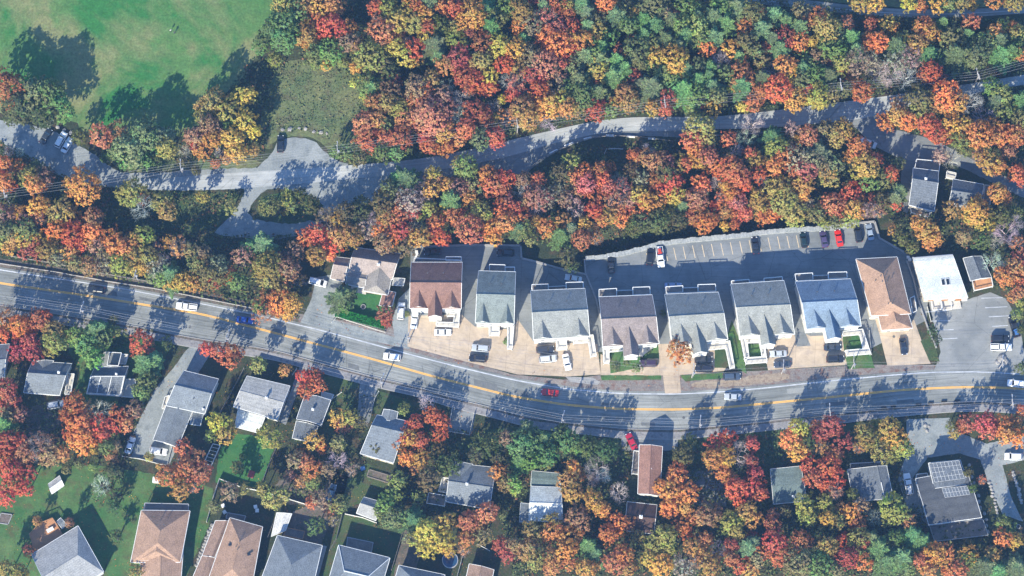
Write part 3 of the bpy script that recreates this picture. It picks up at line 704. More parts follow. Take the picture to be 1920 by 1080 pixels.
# bungalow left of the row
rl, Ql = house('cream and plum roofed bungalow with a hedged garden left of the apartment houses', [(666, 464), (752, 476), (736, 524), (652, 512)], 3.6, 2.4, 'buff', 'siding_cream', ridge=.45, storeys=1)
wing(rl, [(630, 482), (657, 485), (645, 528), (619, 522)], 3.2, 1.5, 'buff', 'siding_cream', ridge=.4)
wing(rl, [(688, 500), (737, 508), (727, 553), (682, 545)], 3.5, 1.6, 'warm', 'siding_cream', 'v', (0, .25), win=2)
wing(rl, [(652, 505), (690, 510), (684, 540), (648, 532)], 3.3, 1.0, 'warm', 'siding_cream', 'u')
chimney(rl, Ql, .62, .60, 6.4, s=.6)
deck(rl, [(660, 532), (688, 538), (686, 552), (656, 546)], .5, 'deck_pale', rail=0)
mk, mq = house('small brown roofed shed at the corner of the hedged garden', [(719, 545), (742, 548), (735, 574), (711, 573)], 2.6, 0.5, 'rust', 'siding_cream', 'v', name='shed', cat='shed', win=0)
mk, mq = house('pale carport roof tucked between bungalow and brown roofed house', [(739, 521), (759, 522), (756, 536), (735, 535)], 2.5, .2, 'pale', 'siding_grey', 'v', name='carport', cat='carport', win=0)
# below the road
house('grey roofed house cut by the left edge above a pink tree', [(-40, 650), (18, 645), (8, 706), (-50, 715)], 4, 2.0, 'bluegrey', storeys=1)
r, Q = house('grey gabled house under the dark red maple with a white railed side deck', [(61, 677), (135, 682), (112, 741), (44, 736)], 3.6, 2.2, 'bluegrey', ridge=.42)
cross = wing(r, [(72, 676), (100, 676), (94, 692), (68, 692)], 3.7, 1.0, 'slate', axis='v')
deck(r, [(128, 702), (140, 702), (133, 740), (122, 740)], .9, 'deck_pale'); chimney(r, Q, .8, .35, 6.4, s=.5)
r, Q = house('dark blue house with pale framed glass roof bays beside the long grey drive', [(177, 690), (241, 687), (226, 742), (162, 738)], 3.8, 1.9, 'slate', ridge=.36)
mb = MB()
for u in (0.02, .30, .62, .98):
    mb.bar(Q.at(u, .40, 3.8 + 1.9 * .95), Q.at(u, .98, 3.95), .09, n=4)
mb.bar(Q.at(0.02, .98, 3.95), Q.at(.98, .98, 3.95), .09, n=4); mb.bar(Q.at(0.02, .38, 5.65), Q.at(.98, .38, 5.65), .09, n=4)
mb.build('roof_frame', M['trim'], r)
chimney(r, Q, .75, .32, 6.6, s=.4)
wing(r, [(196, 660), (228, 662), (222, 688), (184, 688)], 3.2, .8, 'grey', axis='v')
deck(r, [(206, 661), (228, 662), (222, 686), (201, 685)], 3.9, 'glass', rail=.3, posts=False); deck(r, [(229, 665), (241, 666), (236, 684), (226, 683)], 1.5, 'deck_pale')
deck(r, [(238, 712), (256, 712), (250, 746), (228, 744)], .9, 'deck_pale')
r, Q = house('L shaped blue grey house with a long wing beside the grey drive', [(345, 695), (410, 711), (384, 776), (311, 760)], 5.4, 2.4, 'bluegrey', ridge=.46)
wing(r, [(313, 757), (362, 768), (333, 838), (287, 825)], 3.6, 1.9, 'bluegrey', axis='v')
vents(r, Q, 5.4, 2.4, [(.6, .7)]); chimney(r, Q, .93, .9, 6.4, s=.4)
wing(r, [(362, 773), (382, 776), (376, 798), (356, 795)], 3.0, .6, 'bluegrey')
deck(r, [(318, 742), (312, 770), (304, 766), (310, 745)], .8, 'deck_pale')
r, Q = house('broad pale grey low roofed house with white lower extension', [(463, 705), (544, 724), (520, 787), (437, 762)], 5.6, .9, 'pale', ridge=.5, win=4)
chimney(r, Q, .62, .52, 7.6, s=.5)
wing(r, [(446, 768), (497, 783), (486, 812), (440, 800)], 2.9, .2, 'white')
r, Q = house('small slate house behind the scarlet tree, paired with a lower wing', [(572, 739), (620, 750), (602, 797), (556, 786)], 5.4, 1.8, 'slate', axis='v')
wing(r, [(556, 789), (596, 799), (586, 830), (548, 822)], 3.2, 1.2, 'slate', axis='v')
chimney(r, Q, .52, .55, 8.0, s=.5)
deck(r, [(604, 735), (626, 741), (622, 750), (602, 746)], .8, 'deck_pale')
r, Q = house('grey house half covered by a red and orange maple', [(707, 778), (765, 790), (738, 868), (675, 850)], 5.6, 2.2, 'bluegrey', 'siding_cream', ridge=.3)
wing(r, [(720, 767), (746, 772), (742, 792), (714, 786)], 5.5, .9, 'bluegrey', axis='v')
r, Q = house('slate grey house with white chimney among dark gardens, small steps at its left', [(846, 868), (930, 877), (918, 955), (836, 940)], 4.2, 2.2, 'bluegrey', ridge=.5, win=4)
chimney(r, Q, .42, .52, 7.2, 'trim', s=.5)
wing(r, [(848, 866), (886, 870), (880, 905), (842, 900)], 4.15, 1.6, 'bluegrey', axis='v')
deck(r, [(830, 896), (844, 898), (838, 925), (822, 922)], 1.0, 'deck_pale'); deck(r, [(804, 925), (836, 930), (834, 950), (800, 944)], .9, 'deck_wood')
r, Q = house('grey house with green flat sunroom end beside the big bare tree', [(995, 912), (1052, 914), (1056, 978), (991, 976)], 4.2, 1.8, 'white', ridge=.5)
wing(r, [(997, 883), (1050, 888), (1051, 914), (995, 911)], 3.6, .2, 'mossy'); wing(r, [(976, 943), (992, 945), (991, 979), (974, 978)], 3.2, .5, 'bluegrey', axis='u')
r, Q = house('long red brown roofed house end on to the road with white chimney', [(1199, 834), (1242, 837), (1237, 930), (1196, 926)], 5.6, 1.4, 'rust', axis='v')
chimney(r, Q, .55, .48, 6.4, 'trim', s=.5); deck(r, [(1188, 846), (1199, 847), (1196, 890), (1184, 889)], .9, 'deck_wood')
r, Q = house('dark chestnut roofed house in deep shade with white chimney', [(1176, 941), (1232, 947), (1226, 1001), (1170, 994)], 3.8, 1.8, 'chestnut', ridge=.5)
chimney(r, Q, .50, .52, 6.8, 'trim', s=.7)
r, Q = house('mossy green flat roofed house left of the orange red maple', [(1444, 880), (1502, 874), (1513, 939), (1450, 945)], 3.8, .3, 'mossy')
chimney(r, Q, .6, .85, 4.8, 'trim', s=.4)
r, Q = house('slate flat roofed house right of the orange red maple', [(1589, 880), (1662, 873), (1675, 936), (1601, 940)], 3.9, .9, 'slate', axis='v', ridge=.76)
mb = MB(); a, b = P(1652, 904, 4.9), P(1657, 928, 4.9); mb.bar(a, b, .12, n=4); mb.build('vent_pipe', M['trim'], r)
deck(r, [(1594, 870), (1662, 866), (1663, 876), (1594, 880)], 1.0, 'deck_wood')
r, Q = house('large dark house with two solar panel arrays on its roof', [(1716, 898), (1812, 880), (1841, 970), (1741, 984)], 5.2, .5, 'dark', 'siding_grey', ridge=.5, storeys=1, win=4)
wing(r, [(1741, 868), (1800, 862), (1815, 908), (1752, 916)], 5.4, .5, 'slate', axis='v', ridge=.3)
for (q4, nx, ny, hole) in (([(1742, 869), (1798, 863), (1808, 897), (1753, 904)], 8, 4, True), ([(1766, 916), (1813, 911), (1819, 927), (1772, 933)], 8, 2, False)):
    S = Quad(q4, 6.25 if hole else 5.95); mb = MB()
    cell = MB(); slab(cell, [S.at(0, 0), S.at(1, 0), S.at(1, 1), S.at(0, 1)], .08, 0, 0)
    a_ = cell.build('solar_array', RM['slate'], r)
    for i in range(nx + 1): mb.bar(S.at(i / nx, 0, S.z + .04), S.at(i / nx, 1, S.z + .04), .035, n=4)
    for j in range(ny + 1): mb.bar(S.at(0, j / ny, S.z + .05), S.at(1, j / ny, S.z + .05), .035, n=4)
    if hole: mb.box(S.at(.55, .52, S.z + .03), (1.9, 1.2, .09), .15, mi=1)
    mb.build('panel_frame', [M['trim'], RM['slate']], a_)
deck(r, [(1742, 986), (1842, 974), (1852, 1004), (1752, 1016)], .9, 'deck_wood', railmat='siding_grey')
deck(r, [(1718, 890), (1738, 888), (1740, 898), (1716, 900)], 1, 'deck_wood')
# bottom row of hip roofed houses
r, Q = house('grey hipped roof house in the lower left corner with an orange deck', [(59, 1040), (146, 986), (194, 1072), (104, 1130)], 5.0, 2.4, 'pale', axis='u', hip=(0, .25), storeys=2)
DK = deck(r, [(56, 1002), (75, 982), (99, 972), (106, 982), (118, 1003), (80, 1028), (66, 1035)], 1.6, 'deck_orange', railmat='deck_orange')
r, Q = house('tan hip roofed house in the bottom row with a railed back deck', [(265, 957), (356, 958), (338, 1054), (245, 1054)], 5.2, 3.0, 'tan', 'siding_cream', 'v', (.42, .35), storeys=2)
deck(r, [(272, 944), (354, 946), (354, 958), (270, 957)], 3.2, 'deck_wood', railmat='siding_grey')
wing(r, [(262, 1046), (344, 1022), (338, 1100), (266, 1100)], 4.6, 2.0, 'tan', 'siding_cream', 'v', win=2)
wing(r, [(278, 1002), (314, 1002), (328, 1050), (260, 1050)], 5.5, 2.1, 'tan', 'siding_cream', 'v', (.35, .3))
vents(r, Q, 5.2, 3.0, [(.42, .3), (.55, .3), (.3, .14)], 'v')
r, Q = house('rosy tan hipped house with two roof windows beside the stone edged lawn', [(431, 971), (492, 988), (470, 1110), (384, 1105)], 5.2, 2.8, 'tan', 'siding_cream', 'v', (.3, .3), storeys=2)
wing(r, [(404, 976), (430, 977), (402, 1045), (379, 1042)], 4.4, 1.0, 'rosy', 'siding_cream', 'v', ridge=.8); wing(r, [(379, 1042), (403, 1046), (394, 1100), (356, 1095)], 4.2, 1.0, 'rosy', 'siding_cream', 'v')
for u, v in ((.26, .36), (.8, .45)):
    p = Q.at(u, v, 6.75); mb = MB(); mb.box(p, (.9, .7, .12), .2); mb.build('roof_window', M['glass'], r)
vents(r, Q, 5.2, 2.8, [(.5, .3), (.44, .38), (.5, .42)], 'v'); deck(r, [(427, 962), (461, 968), (458, 978), (424, 972)], .9, 'deck_wood', railmat='siding_grey')
r, Q = house('blue grey hipped house with a long white roofed shed behind it', [(520, 1004), (604, 1023), (578, 1135), (478, 1118)], 5.2, 2.8, 'bluegrey', 'siding_white', 'v', (.42, .35), storeys=2)
deck(r, [(538, 990), (572, 997), (568, 1012), (532, 1004)], .9, 'deck_wood', railmat='deck_orange')
r, Q = house('slate hipped house with white ridge lines in the bottom row', [(635, 1022), (731, 1046), (700, 1150), (604, 1130)], 5.2, 2.6, 'bluegrey', 'siding_white', 'u', (.25, .28), ridge=.42, storeys=2)
mb = MB(); mb.bar(Q.at(.25, .42, 7.85), Q.at(.72, .42, 7.85), .15, n=4); mb.bar(Q.at(0, 0, 5.25), Q.at(.25, .42, 7.85), .12, n=4); mb.bar(Q.at(1, 0, 5.25), Q.at(.72, .42, 7.85), .12, n=4); mb.build('ridge_cap', M['trim'], r)
deck(r, [(652, 1008), (700, 1018), (697, 1036), (650, 1026)], .9, 'deck_wood', railmat='siding_grey')
house('slate hipped house cut by the bottom edge near the round pool', [(748, 1060), (834, 1078), (815, 1150), (725, 1140)], 5.0, 2.4, 'bluegrey', 'siding_white', 'v', (.35, .3), storeys=1)
house('tan roofed house corner at the bottom edge right of the pool', [(880, 1057), (926, 1068), (915, 1120), (868, 1110)], 3.6, 1.6, 'rosy', 'siding_cream', 'v', storeys=1)
house('small grey gabled garden shed behind a white fence end', [(682, 932), (714, 941), (705, 976), (668, 962)], 2.8, 1.2, 'pale', ridge=.42, name='shed', cat='shed', win=1)
house('long white roofed narrow shed behind the blue grey hipped house', [(519, 961), (547, 963), (535, 995), (509, 1006)], 2.5, .4, 'shed', axis='v', name='shed', cat='shed', win=1)
house('white gabled shed alone on the lower left lawn', [(90, 908), (112, 892), (120, 910), (97, 926)], 2.6, .8, 'shed', axis='u', name='shed', cat='shed', win=0)
house('tiny pale blue shed beside the orange deck', [(106, 978), (114, 971), (125, 983), (116, 991)], 2.2, .4, 'bluegrey', name='shed', cat='shed', win=0)
# ---------------------------------------------------------------- vehicles
M['paint'] = objcol('car_paint', 0.3, 0, 0.5, coat=0.6)
M['tyre'] = flat('tyre', (0.015, 0.015, 0.016), 0.9)
M['rim'] = flat('rim', (0.35, 0.36, 0.38), 0.35, metal=0.7)
M['lamp_glass'] = flat('lamp_glass', (0.75, 0.78, 0.8), 0.15)
M['tail_glass'] = flat('tail_glass', (0.45, 0.02, 0.02), 0.2)
M['car_glass'] = flat('car_glass', (0.012, 0.016, 0.022), 0.05, 0.2, 0.8, spec=0.9)
M['black_plastic'] = flat('black_plastic', (0.02, 0.02, 0.022), 0.6)
M['red_load'] = flat('red_load', (0.5, 0.05, 0.03), 0.6)
SHAPES = {   # length, width, body profile (x, z of the shoulder line), greenhouse x stations (base front, top front, top back, base back), roof z
 'sedan': (4.6, 1.82, [(-2.3, .62), (-2.24, .82), (-1.6, .92), (-.9, .95), (.85, .95), (1.9, .80), (2.26, .62)], (1.0, .42, -.95, -1.5), 1.42),
 'hatch': (4.2, 1.78, [(-2.1, .70), (-2.06, .92), (-1.5, .96), (-.9, .97), (.9, .96), (1.75, .84), (2.08, .64)], (1.05, .35, -1.45, -1.98), 1.48),
 'suv': (4.7, 1.92, [(-2.35, .75), (-2.3, 1.02), (-1.6, 1.08), (-.9, 1.08), (.9, 1.07), (2.0, .98), (2.32, .72)], (1.1, .55, -1.9, -2.2), 1.74),
 'van': (4.9, 1.95, [(-2.45, .75), (-2.4, 1.05), (-1.6, 1.1), (-.9, 1.1), (1.2, 1.08), (2.1, .96), (2.42, .7)], (1.55, .75, -2.2, -2.38), 1.85),
 'pickup': (5.7, 1.98, [(-2.85, .8), (-2.82, 1.08), (-1.6, 1.08), (-.9, 1.08), (1.2, 1.08), (2.4, 1.02), (2.8, .78)], (1.35, .80, -.30, -.62), 1.82),
}
def loft(mb, rings, mi=0, closed=True):
    n0 = len(mb.v); k = len(rings[0])
    for r in rings: mb.v += [tuple(p) for p in r]
    for i in range(len(rings) - 1):
        for j in range(k if closed else k - 1):
            a = n0 + i * k + j; b = n0 + i * k + (j + 1) % k
            mb.f.append((a, b, b + k, a + k)); mb.m.append(mi)
    if closed:
        mb.f.append(tuple(n0 + j for j in reversed(range(k)))); mb.m.append(mi)
        mb.f.append(tuple(n0 + (len(rings) - 1) * k + j for j in range(k))); mb.m.append(mi)
def make_vehicle(kind, name, extra=None):
    L, Wd, prof, (bf, tf, tb, bb), rz = SHAPES[kind]
    root = empty(name, (0, 0, 0))
    mb = MB(); rings = []
    for x, z in prof:
        e = max(0, (abs(x) - L * .36) / (L * .14)); hw = Wd / 2 * (1 - .13 * min(1, e) ** 2)
        lo = .26 + .12 * min(1, e)
        rings.append([(x, -hw * .93, lo), (x, -hw, lo + .18), (x, -hw, z - .17), (x, -hw * .9, z - .02), (x, -hw * .45, z + .035), (x, hw * .45, z + .035), (x, hw * .9, z - .02), (x, hw, z - .17), (x, hw, lo + .18), (x, hw * .93, lo)])
    loft(mb, rings)
    body = mb.build('body', M['paint'], root, smooth=False)
    mb = MB()                                  # sills, bumpers, grille
    mb.box((L / 2 - .06, 0, .42), (.16, Wd * .8, .2)); mb.box((-L / 2 + .06, 0, .45), (.16, Wd * .8, .18))
    for s in (-1, 1):
        for x in (L * .30, -L * .30): mb.bar((x, s * (Wd / 2 - .28), .34), (x, s * (Wd / 2 + .004), .34), .40, n=12)
    mb.build('bumper', M['black_plastic'], root)
    sh = prof[3][1]; hw = Wd / 2
    gl = MB(); b0, t0 = hw * .84, hw * .68
    gl.hexa([(bb, -b0, sh - .03), (bf, -b0, sh - .03), (bf, b0, sh - .03), (bb, b0, sh - .03)], [(tb, -t0, rz - .07), (tf, -t0, rz - .07), (tf, t0, rz - .07), (tb, t0, rz - .07)])
    gl.build('windows', M['car_glass'], root)
    rf = MB()
    rf.hexa([(tb - .04, -t0 - .03, rz - .075), (tf + .05, -t0 - .03, rz - .075), (tf + .05, t0 + .03, rz - .075), (tb - .04, t0 + .03, rz - .075)],
            [(tb + .10, -t0 * .86, rz), (tf - .10, -t0 * .86, rz + .01), (tf - .10, t0 * .86, rz + .01), (tb + .10, t0 * .86, rz)])
    for s in (-1, 1):                          # pillars
        for (x0, x1) in ((bf, tf), (bb, tb), ((bf + bb) / 2, (tf + tb) / 2)):
            rf.bar((x0, s * (b0 + .01), sh - .02), (x1, s * (t0 + .015), rz - .07), .05, n=4)
    ro = rf.build('roof', M['paint'], root)
    if kind == 'pickup':
        bd = MB(); bd.box((-1.72, 0, 1.09), (2.0, Wd * .80, .03)); bd.build('bed', M['black_plastic'], root)
        tr = MB()
        for s in (-1, 1): tr.box((-1.72, s * Wd * .44, 1.12), (2.2, .1, .14))
        tr.box((-2.78, 0, 1.10), (.09, Wd * .9, .18)); tr.box((-.66, 0, 1.12), (.08, Wd * .85, .12)); tr.build('bed_side', M['paint'], root)
    for s in (-1, 1):
        for x in (L * .30, -L * .30):
            t = MB(); t.bar((x, s * (hw - .2), .33), (x, s * (hw + .01), .33), .33, n=14); to = t.build('wheel', M['tyre'], root)
            rr = MB(); rr.bar((x, s * (hw), .33), (x, s * (hw + .02), .33), .2, n=10); rr.build('rim', M['rim'], to)
        h = MB(); h.box((L / 2 - .12, s * hw * .66, prof[-1][1] + .02), (.22, .34, .14)); h.build('headlight', M['lamp_glass'], root)
        h = MB(); h.box((-L / 2 + .08, s * hw * .72, prof[1][1] - .1), (.14, .28, .16)); h.build('tail_light', M['tail_glass'], root)
        h = MB(); h.box((bf - .25, s * (hw + .08), sh + .06), (.14, .2, .13)); h.build('mirror', M['paint'], root)
    return root
def dup(root):
    r = root.copy(); COL.objects.link(r)
    for ch in root.children:
        c = ch.copy(); COL.objects.link(c); c.parent = r
        for g in ch.children:
            d = g.copy(); COL.objects.link(d); d.parent = c
    return r
def paint(root, c):
    c = (c[0], c[1], c[2], 1); root.color = c
    for ch in root.children:
        ch.color = c
        for g in ch.children: g.color = c
WHT, BLK, SIL, RED, BLU = (.78, .79, .80), (.018, .021, .030), (.42, .45, .49), (.50, .022, .02), (.03, .10, .42)
# px, py, heading of the nose in degrees (0 right, 90 up), kind, paint, label, group
PARK = 'cars parked by the apartment houses'; ROADC = 'cars driving on the main road'; LOTC = 'cars parked along the stone wall'
CARS = [
 (180, 543, 173, 'suv', BLK, 'black car driving near the left end of the main road', ROADC),
 (350, 575, 173, 'pickup', WHT, 'white pickup truck with dark bed on the main road', ROADC),
 (459, 600, -7, 'sedan', BLU, 'bright blue car driving on the main road', ROADC),
 (735, 669, 173, 'suv', WHT, 'white car on the main road below the hedged garden', ROADC),
 (1031, 736, 174, 'sedan', RED, 'red car driving in the upper lane of the main road', ROADC),
 (1374, 744, 178, 'sedan', SIL, 'silver car driving on the main road near the orange tree', ROADC),
 (1905, 719, 174, 'suv', WHT, 'white car on the main road at the right edge', ROADC),
 (1372, 706, 2, 'suv', (.06, .085, .13), 'dark blue grey car parked on the bare road shoulder', PARK),
 (777, 601, 84, 'sedan', WHT, 'white car parked nose up below the brown roof at its left', PARK),
 (830, 623, 0, 'sedan', WHT, 'white car parked sideways just below the fenced porch garden', PARK),
 (752, 583, 85, 'suv', WHT, 'white car with dark roof glass beside the small brown shed', PARK),
 (901, 653, 175, 'suv', SIL, 'silver white car parked above a black one on tan forecourt', PARK),
 (896, 672, 175, 'suv', BLK, 'black car parked below a silver white one on tan forecourt', PARK),
 (1022, 655, 4, 'suv', (.03, .035, .05), 'dark car parked right under the white facade of the L porch house', PARK),
 (1027, 673, 6, 'suv', (.55, .57, .58), 'silver car parked below the dark one near the L porch', PARK),
 (1063, 679, -78, 'sedan', WHT, 'white car parked at a slant on the tan forecourt by the L porch', PARK),
 (1216, 681, 180, 'suv', (.05, .03, .06), 'dark plum car beside the front lawn shrubs', PARK),
 (1319, 674, 2, 'suv', BLK, 'black car right of the orange tree, upper of a pair', PARK),
 (1320, 691, 178, 'suv', (.02, .022, .035), 'black car right of the orange tree, lower of a pair', PARK),
 (1459, 663, 182, 'sedan', SIL, 'silver car right of the square porch garden', PARK),
 (1467, 683, 182, 'sedan', (.05, .06, .085), 'dark grey car parked just below the silver one', PARK),
 (1561, 651, 2, 'sedan', (.03, .04, .06), 'black car parked under the blue roofed house, upper of two', PARK),
 (1566, 673, 2, 'suv', BLK, 'black car parked lower on the forecourt of the blue roofed house', PARK),
 (1694, 649, -83, 'sedan', (.02, .025, .04), 'black car alone on the drive of the tan hip roofed building', PARK),
 (1877, 651, 0, 'pickup', WHT, 'white pickup truck with black bed in the striped lot', 'vehicles in the striped lot'),
 (1875, 635, 0, 'suv', BLK, 'black car beside the white pickup truck in the striped lot', 'vehicles in the striped lot'),
 (1902, 613, 105, 'pickup', (.02, .022, .03), 'black truck with a loaded bed at the edge of the striped lot', 'vehicles in the striped lot'),
 (1075, 522, 168, 'sedan', (.6, .63, .64), 'pale silver car parked behind the L porch house', PARK),
 (1146, 496, 92, 'sedan', BLK, 'black car alone at the left end of the rear parking lot', LOTC),
 (1219, 481, 84, 'suv', (.015, .016, .02), 'black car next to the white pickup with a red load', LOTC),
 (1238, 482, -84, 'pickup', WHT, 'white pickup truck with a red load by the stone wall', LOTC),
 (1416, 460, 96, 'sedan', (.015, .02, .032), 'dark blue car alone among empty stalls by the stone wall', LOTC),
 (1507, 450, 98, 'hatch', (.012, .028, .03), 'dark green car left of the purple one by the stone wall', LOTC),
 (1545, 448, 100, 'sedan', (.07, .05, .12), 'dark purple car between the green and the red one', LOTC),
 (1573, 446, 100, 'sedan', (.72, .03, .015), 'bright red car parked at the stone wall', LOTC),
 (1609, 438, 98, 'suv', BLK, 'black car between the red one and the silver blue one', LOTC),
 (1631, 435, 100, 'sedan', (.28, .34, .42), 'silver blue car in the last stall of the walled corner', LOTC),
 (1262, 536, 0, 'sedan', (.30, .36, .52), 'pale blue car parked behind the house with the orange tree', PARK),
 (811, 472, 182, 'sedan', (.02, .02, .03), 'black car in shade behind the brown roofed house', PARK),
 (948, 474, 180, 'suv', (.02, .025, .035), 'black car in shade behind the grey green roofed house', PARK),
 (596, 529, -15, 'van', WHT, 'white van at the top of the bungalow driveway', 'vehicles at the bungalow'),
 (526, 270, 90, 'suv', (.015, .02, .03), 'black car on the gravel pull-off beside the meadow', 'cars on the gravel lots'),
 (86, 255, 60, 'sedan', (.03, .04, .055), 'dark car left of two white ones on the gravel lot', 'cars on the gravel lots'),
 (114, 262, 62, 'suv', WHT, 'white car in the middle of three on the gravel lot', 'cars on the gravel lots'),
 (126, 272, 62, 'sedan', (.74, .77, .80), 'white car at the right of three on the gravel lot', 'cars on the gravel lots'),
 (105, 759, 10, 'suv', SIL, 'silver car on dirt below the grey gabled house', 'cars in the lower gardens'),
 (244, 835, 72, 'sedan', WHT, 'white car at the foot of the long grey drive', 'cars in the lower gardens'),
 (297, 846, -8, 'suv', (.66, .67, .68), 'white car in the shade of the long house wing', 'cars in the lower gardens'),
 (1184, 827, 115, 'sedan', (.42, .015, .04), 'dark red car beside the long red brown roofed house', 'cars in the lower gardens'),
 (1703, 907, 100, 'pickup', (.7, .72, .75), 'white pickup beside the dark house with solar panels', 'cars in the lower gardens'),
 (1900, 856, 178, 'suv', WHT, 'white car on the gravel drive at the right edge', 'cars in the lower gardens'),
 (1627, 268, -22, 'van', (.62, .68, .72), 'pale van half under trees at the side road corner', 'cars on the gravel lots'),
 (621, 923, 70, 'sedan', (.10, .16, .24), 'blue grey car hidden among shrubs in a back garden', 'cars in the lower gardens'),
]
PROTO = {}
for px, py, hd, kind, colr, lab, grp in CARS:
    nm = {'pickup': 'pickup_truck', 'van': 'parked_van'}.get(kind, 'driving_car' if grp == ROADC else 'parked_car')
    if kind not in PROTO: o = PROTO[kind] = make_vehicle(kind, nm)
    else: o = dup(PROTO[kind]); o.name = nm
    p = P(px, py, 0.8)
    z = 0.07 if grp == ROADC else 0.06
    o.location = (p.x, p.y, z + .01); o.rotation_euler = (0, 0, math.radians(hd)); o.scale = (1.02, 1.02, 1.0)
    paint(o, colr); tag(o, lab, {'pickup': 'pickup truck', 'van': 'van'}.get(kind, 'car'), grp)
    if kind == 'pickup' and ('red load' in lab or 'loaded bed' in lab):
        red = 'red load' in lab
        a = math.radians(hd); c_ = Vector((p.x - math.cos(a) * 1.75, p.y - math.sin(a) * 1.75, 1.45))
        mb = MB(); mb.box(c_, (1.1, .9, .55), a, taper=.8); mb.box(c_ + Vector((math.cos(a) * .8, math.sin(a) * .8, -.1)), (.4, 1.2, .35), a + .2)
        tag(mb.build('load_of_boxes', M['red_load'] if red else M['plastic_blue']), 'red load in the bed of the white pickup by the stone wall' if red else 'blue boxes in the bed of the black truck by the striped lot', 'cargo')

# ---------------------------------------------------------------- poles and wires
M['pole_wood'] = flat('pole_wood', (0.36, 0.34, 0.33), 0.9, .2)
M['wire'] = flat('wire', (0.30, 0.30, 0.31), 0.6)
M['steel'] = flat('steel', (0.5, 0.5, 0.52), 0.5, metal=.5)
def make_pole():
    root = empty('utility_pole', (0, 0, 0))
    mb = MB(); mb.bar((0, 0, -.3), (0, 0, 10.5), .17, .11, 8); mb.build('post', M['pole_wood'], root)
    for z, l in ((9.9, 2.4), (9.1, 2.0)):
        a = MB(); a.box((0, 0.12, z), (.14, l, .14)); c = a.build('crossarm', M['pole_wood'], root)
        for y in (-l / 2 + .15, 0.35, l / 2 - .15):
            i = MB(); i.bar((0, y, z + .07), (0, y, z + .3), .06, n=6); i.build('insulator', M['trim'], c)
    t = MB(); t.bar((.34, 0, 7.3), (.34, 0, 8.3), .27, n=10); t.bar((.34, 0, 8.3), (.34, 0, 8.42), .16, n=10); t.build('transformer', M['steel'], root)
    a = MB(); a.bar((0, 0, 8.6), (0.2, 2.0, 9.2), .05, n=5); a.box((.22, 2.2, 9.2), (.25, .6, .14)); a.build('street_lamp_arm', M['steel'], root)
    return root
POLES = {  # base pixel, wire direction (degrees), label
 'u0': (18, 380, 12, 'utility pole at the left end of the upper wires, among orange trees'), 'u1': (345, 330, 10, 'utility pole at the edge of the pale gravel road near the lot'),
 'u2': (636, 297, 8, 'utility pole right of the gravel pull-off'), 'u3': (970, 250, 10, 'utility pole in the wood edge where the upper road bends'),
 'u4': (1244, 212, 8, 'utility pole above the upper road beside a yellow tree'), 'u5': (1571, 180, 10, 'utility pole above the road junction between red and gold trees'),
 'u6': (1826, 160, 18, 'leaning light pole beside the upper road at the right'),
 'm0': (160, 594, -10, 'utility pole below the main road between two driveways of lawn'), 'm1': (430, 646, -12, 'utility pole on the pavement beside a scarlet low tree'),
 'm2': (716, 727, -16, 'utility pole on the pavement across from the hedged garden'), 'm3': (1053, 797, -10, 'utility pole in shade on the lower pavement by green trees'),
 'm4': (1309, 806, 0, 'utility pole on the lower pavement right of the driveway gap'), 'm5': (1550, 784, 6, 'utility pole on the shaded lower pavement above a crimson tree'),
 'm6': (1889, 768, 6, 'utility pole at the lower pavement near the right edge'),
 'n1': (259, 526, -12, 'thin white pole in the wood edge above the main road'), 'n2': (516, 578, -14, 'utility pole in the trees left of the bungalow driveway'),
 'n3': (766, 642, -14, 'utility pole at the corner of the tan forecourt'), 'n4': (1297, 708, 0, 'utility pole on the grass strip below the orange tree'),
 'n5': (1465, 701, 4, 'utility pole on the bare shoulder below the silver and grey cars'), 'n6': (1596, 692, 5, 'utility pole on grass below the porch of the blue roofed house'), 'n7': (1872, 692, 0, 'utility pole by the rock bed below the striped lot'),
}
pp, PL = None, {}
for k, (x, y, a, lab) in POLES.items():
    if pp is None: o = pp = make_pole()
    else: o = dup(pp)
    p = P(x, y, 0); PL[k] = p; s = .82 if k[0] == 'n' else 1.0
    o.location = (p.x, p.y, 0); o.rotation_euler = (0, 0, math.radians(a)); o.scale = (1, 1, s)
    tag(o, lab, 'utility pole', 'utility poles along the roads')
def wires(a, b, za, zb, lab, offs=(-1.05, .35, 1.05, 0.1), lows=(0, 0, 0, -1.4)):
    root = empty('power_lines', (a.x, a.y, 0), lab, 'power lines', 'overhead wires')
    d = (b - a); d.z = 0; L = d.length; d.normalize(); n = Vector((-d.y, d.x, 0))
    for o_, lw in zip(offs, lows):
        mb = MB(); pts = []
        for i in range(11):
            t = i / 10; sag = 4 * t * (1 - t) * L * .018
            q = a + d * L * t + n * o_; pts.append(Vector((q.x, q.y, za + (zb - za) * t - sag + lw)))
        for i in range(10): mb.bar(pts[i], pts[i + 1], .022, n=3)
        mb.build('wire', M['wire'], root)
ext = {'u_': P(-160, 410, 0), 'u7': P(2080, 90, 0), 'm_': P(-150, 545, 0), 'm7': P(2080, 775, 0)}
PL.update(ext)
for seq, nm in ((['u_', 'u0', 'u1', 'u2', 'u3', 'u4', 'u5', 'u6', 'u7'], 'upper gravel road'), (['m_', 'm0', 'm1', 'm2', 'm3', 'm4', 'm5', 'm6', 'm7'], 'lower pavement')):
    ord_ = ['from the left edge', 'first span', 'second span', 'third span', 'fourth span', 'fifth span', 'sixth span', 'to the right edge']
    for i in range(len(seq) - 1):
        wires(PL[seq[i]], PL[seq[i + 1]], 10.1, 10.1, 'bundle of overhead wires along the %s, %s from the left' % (nm, ord_[i].replace(' from the left edge', '')) if i in range(1, 7) else 'bundle of overhead wires along the %s, running %s' % (nm, 'off the left edge' if i == 0 else 'off the right edge'))
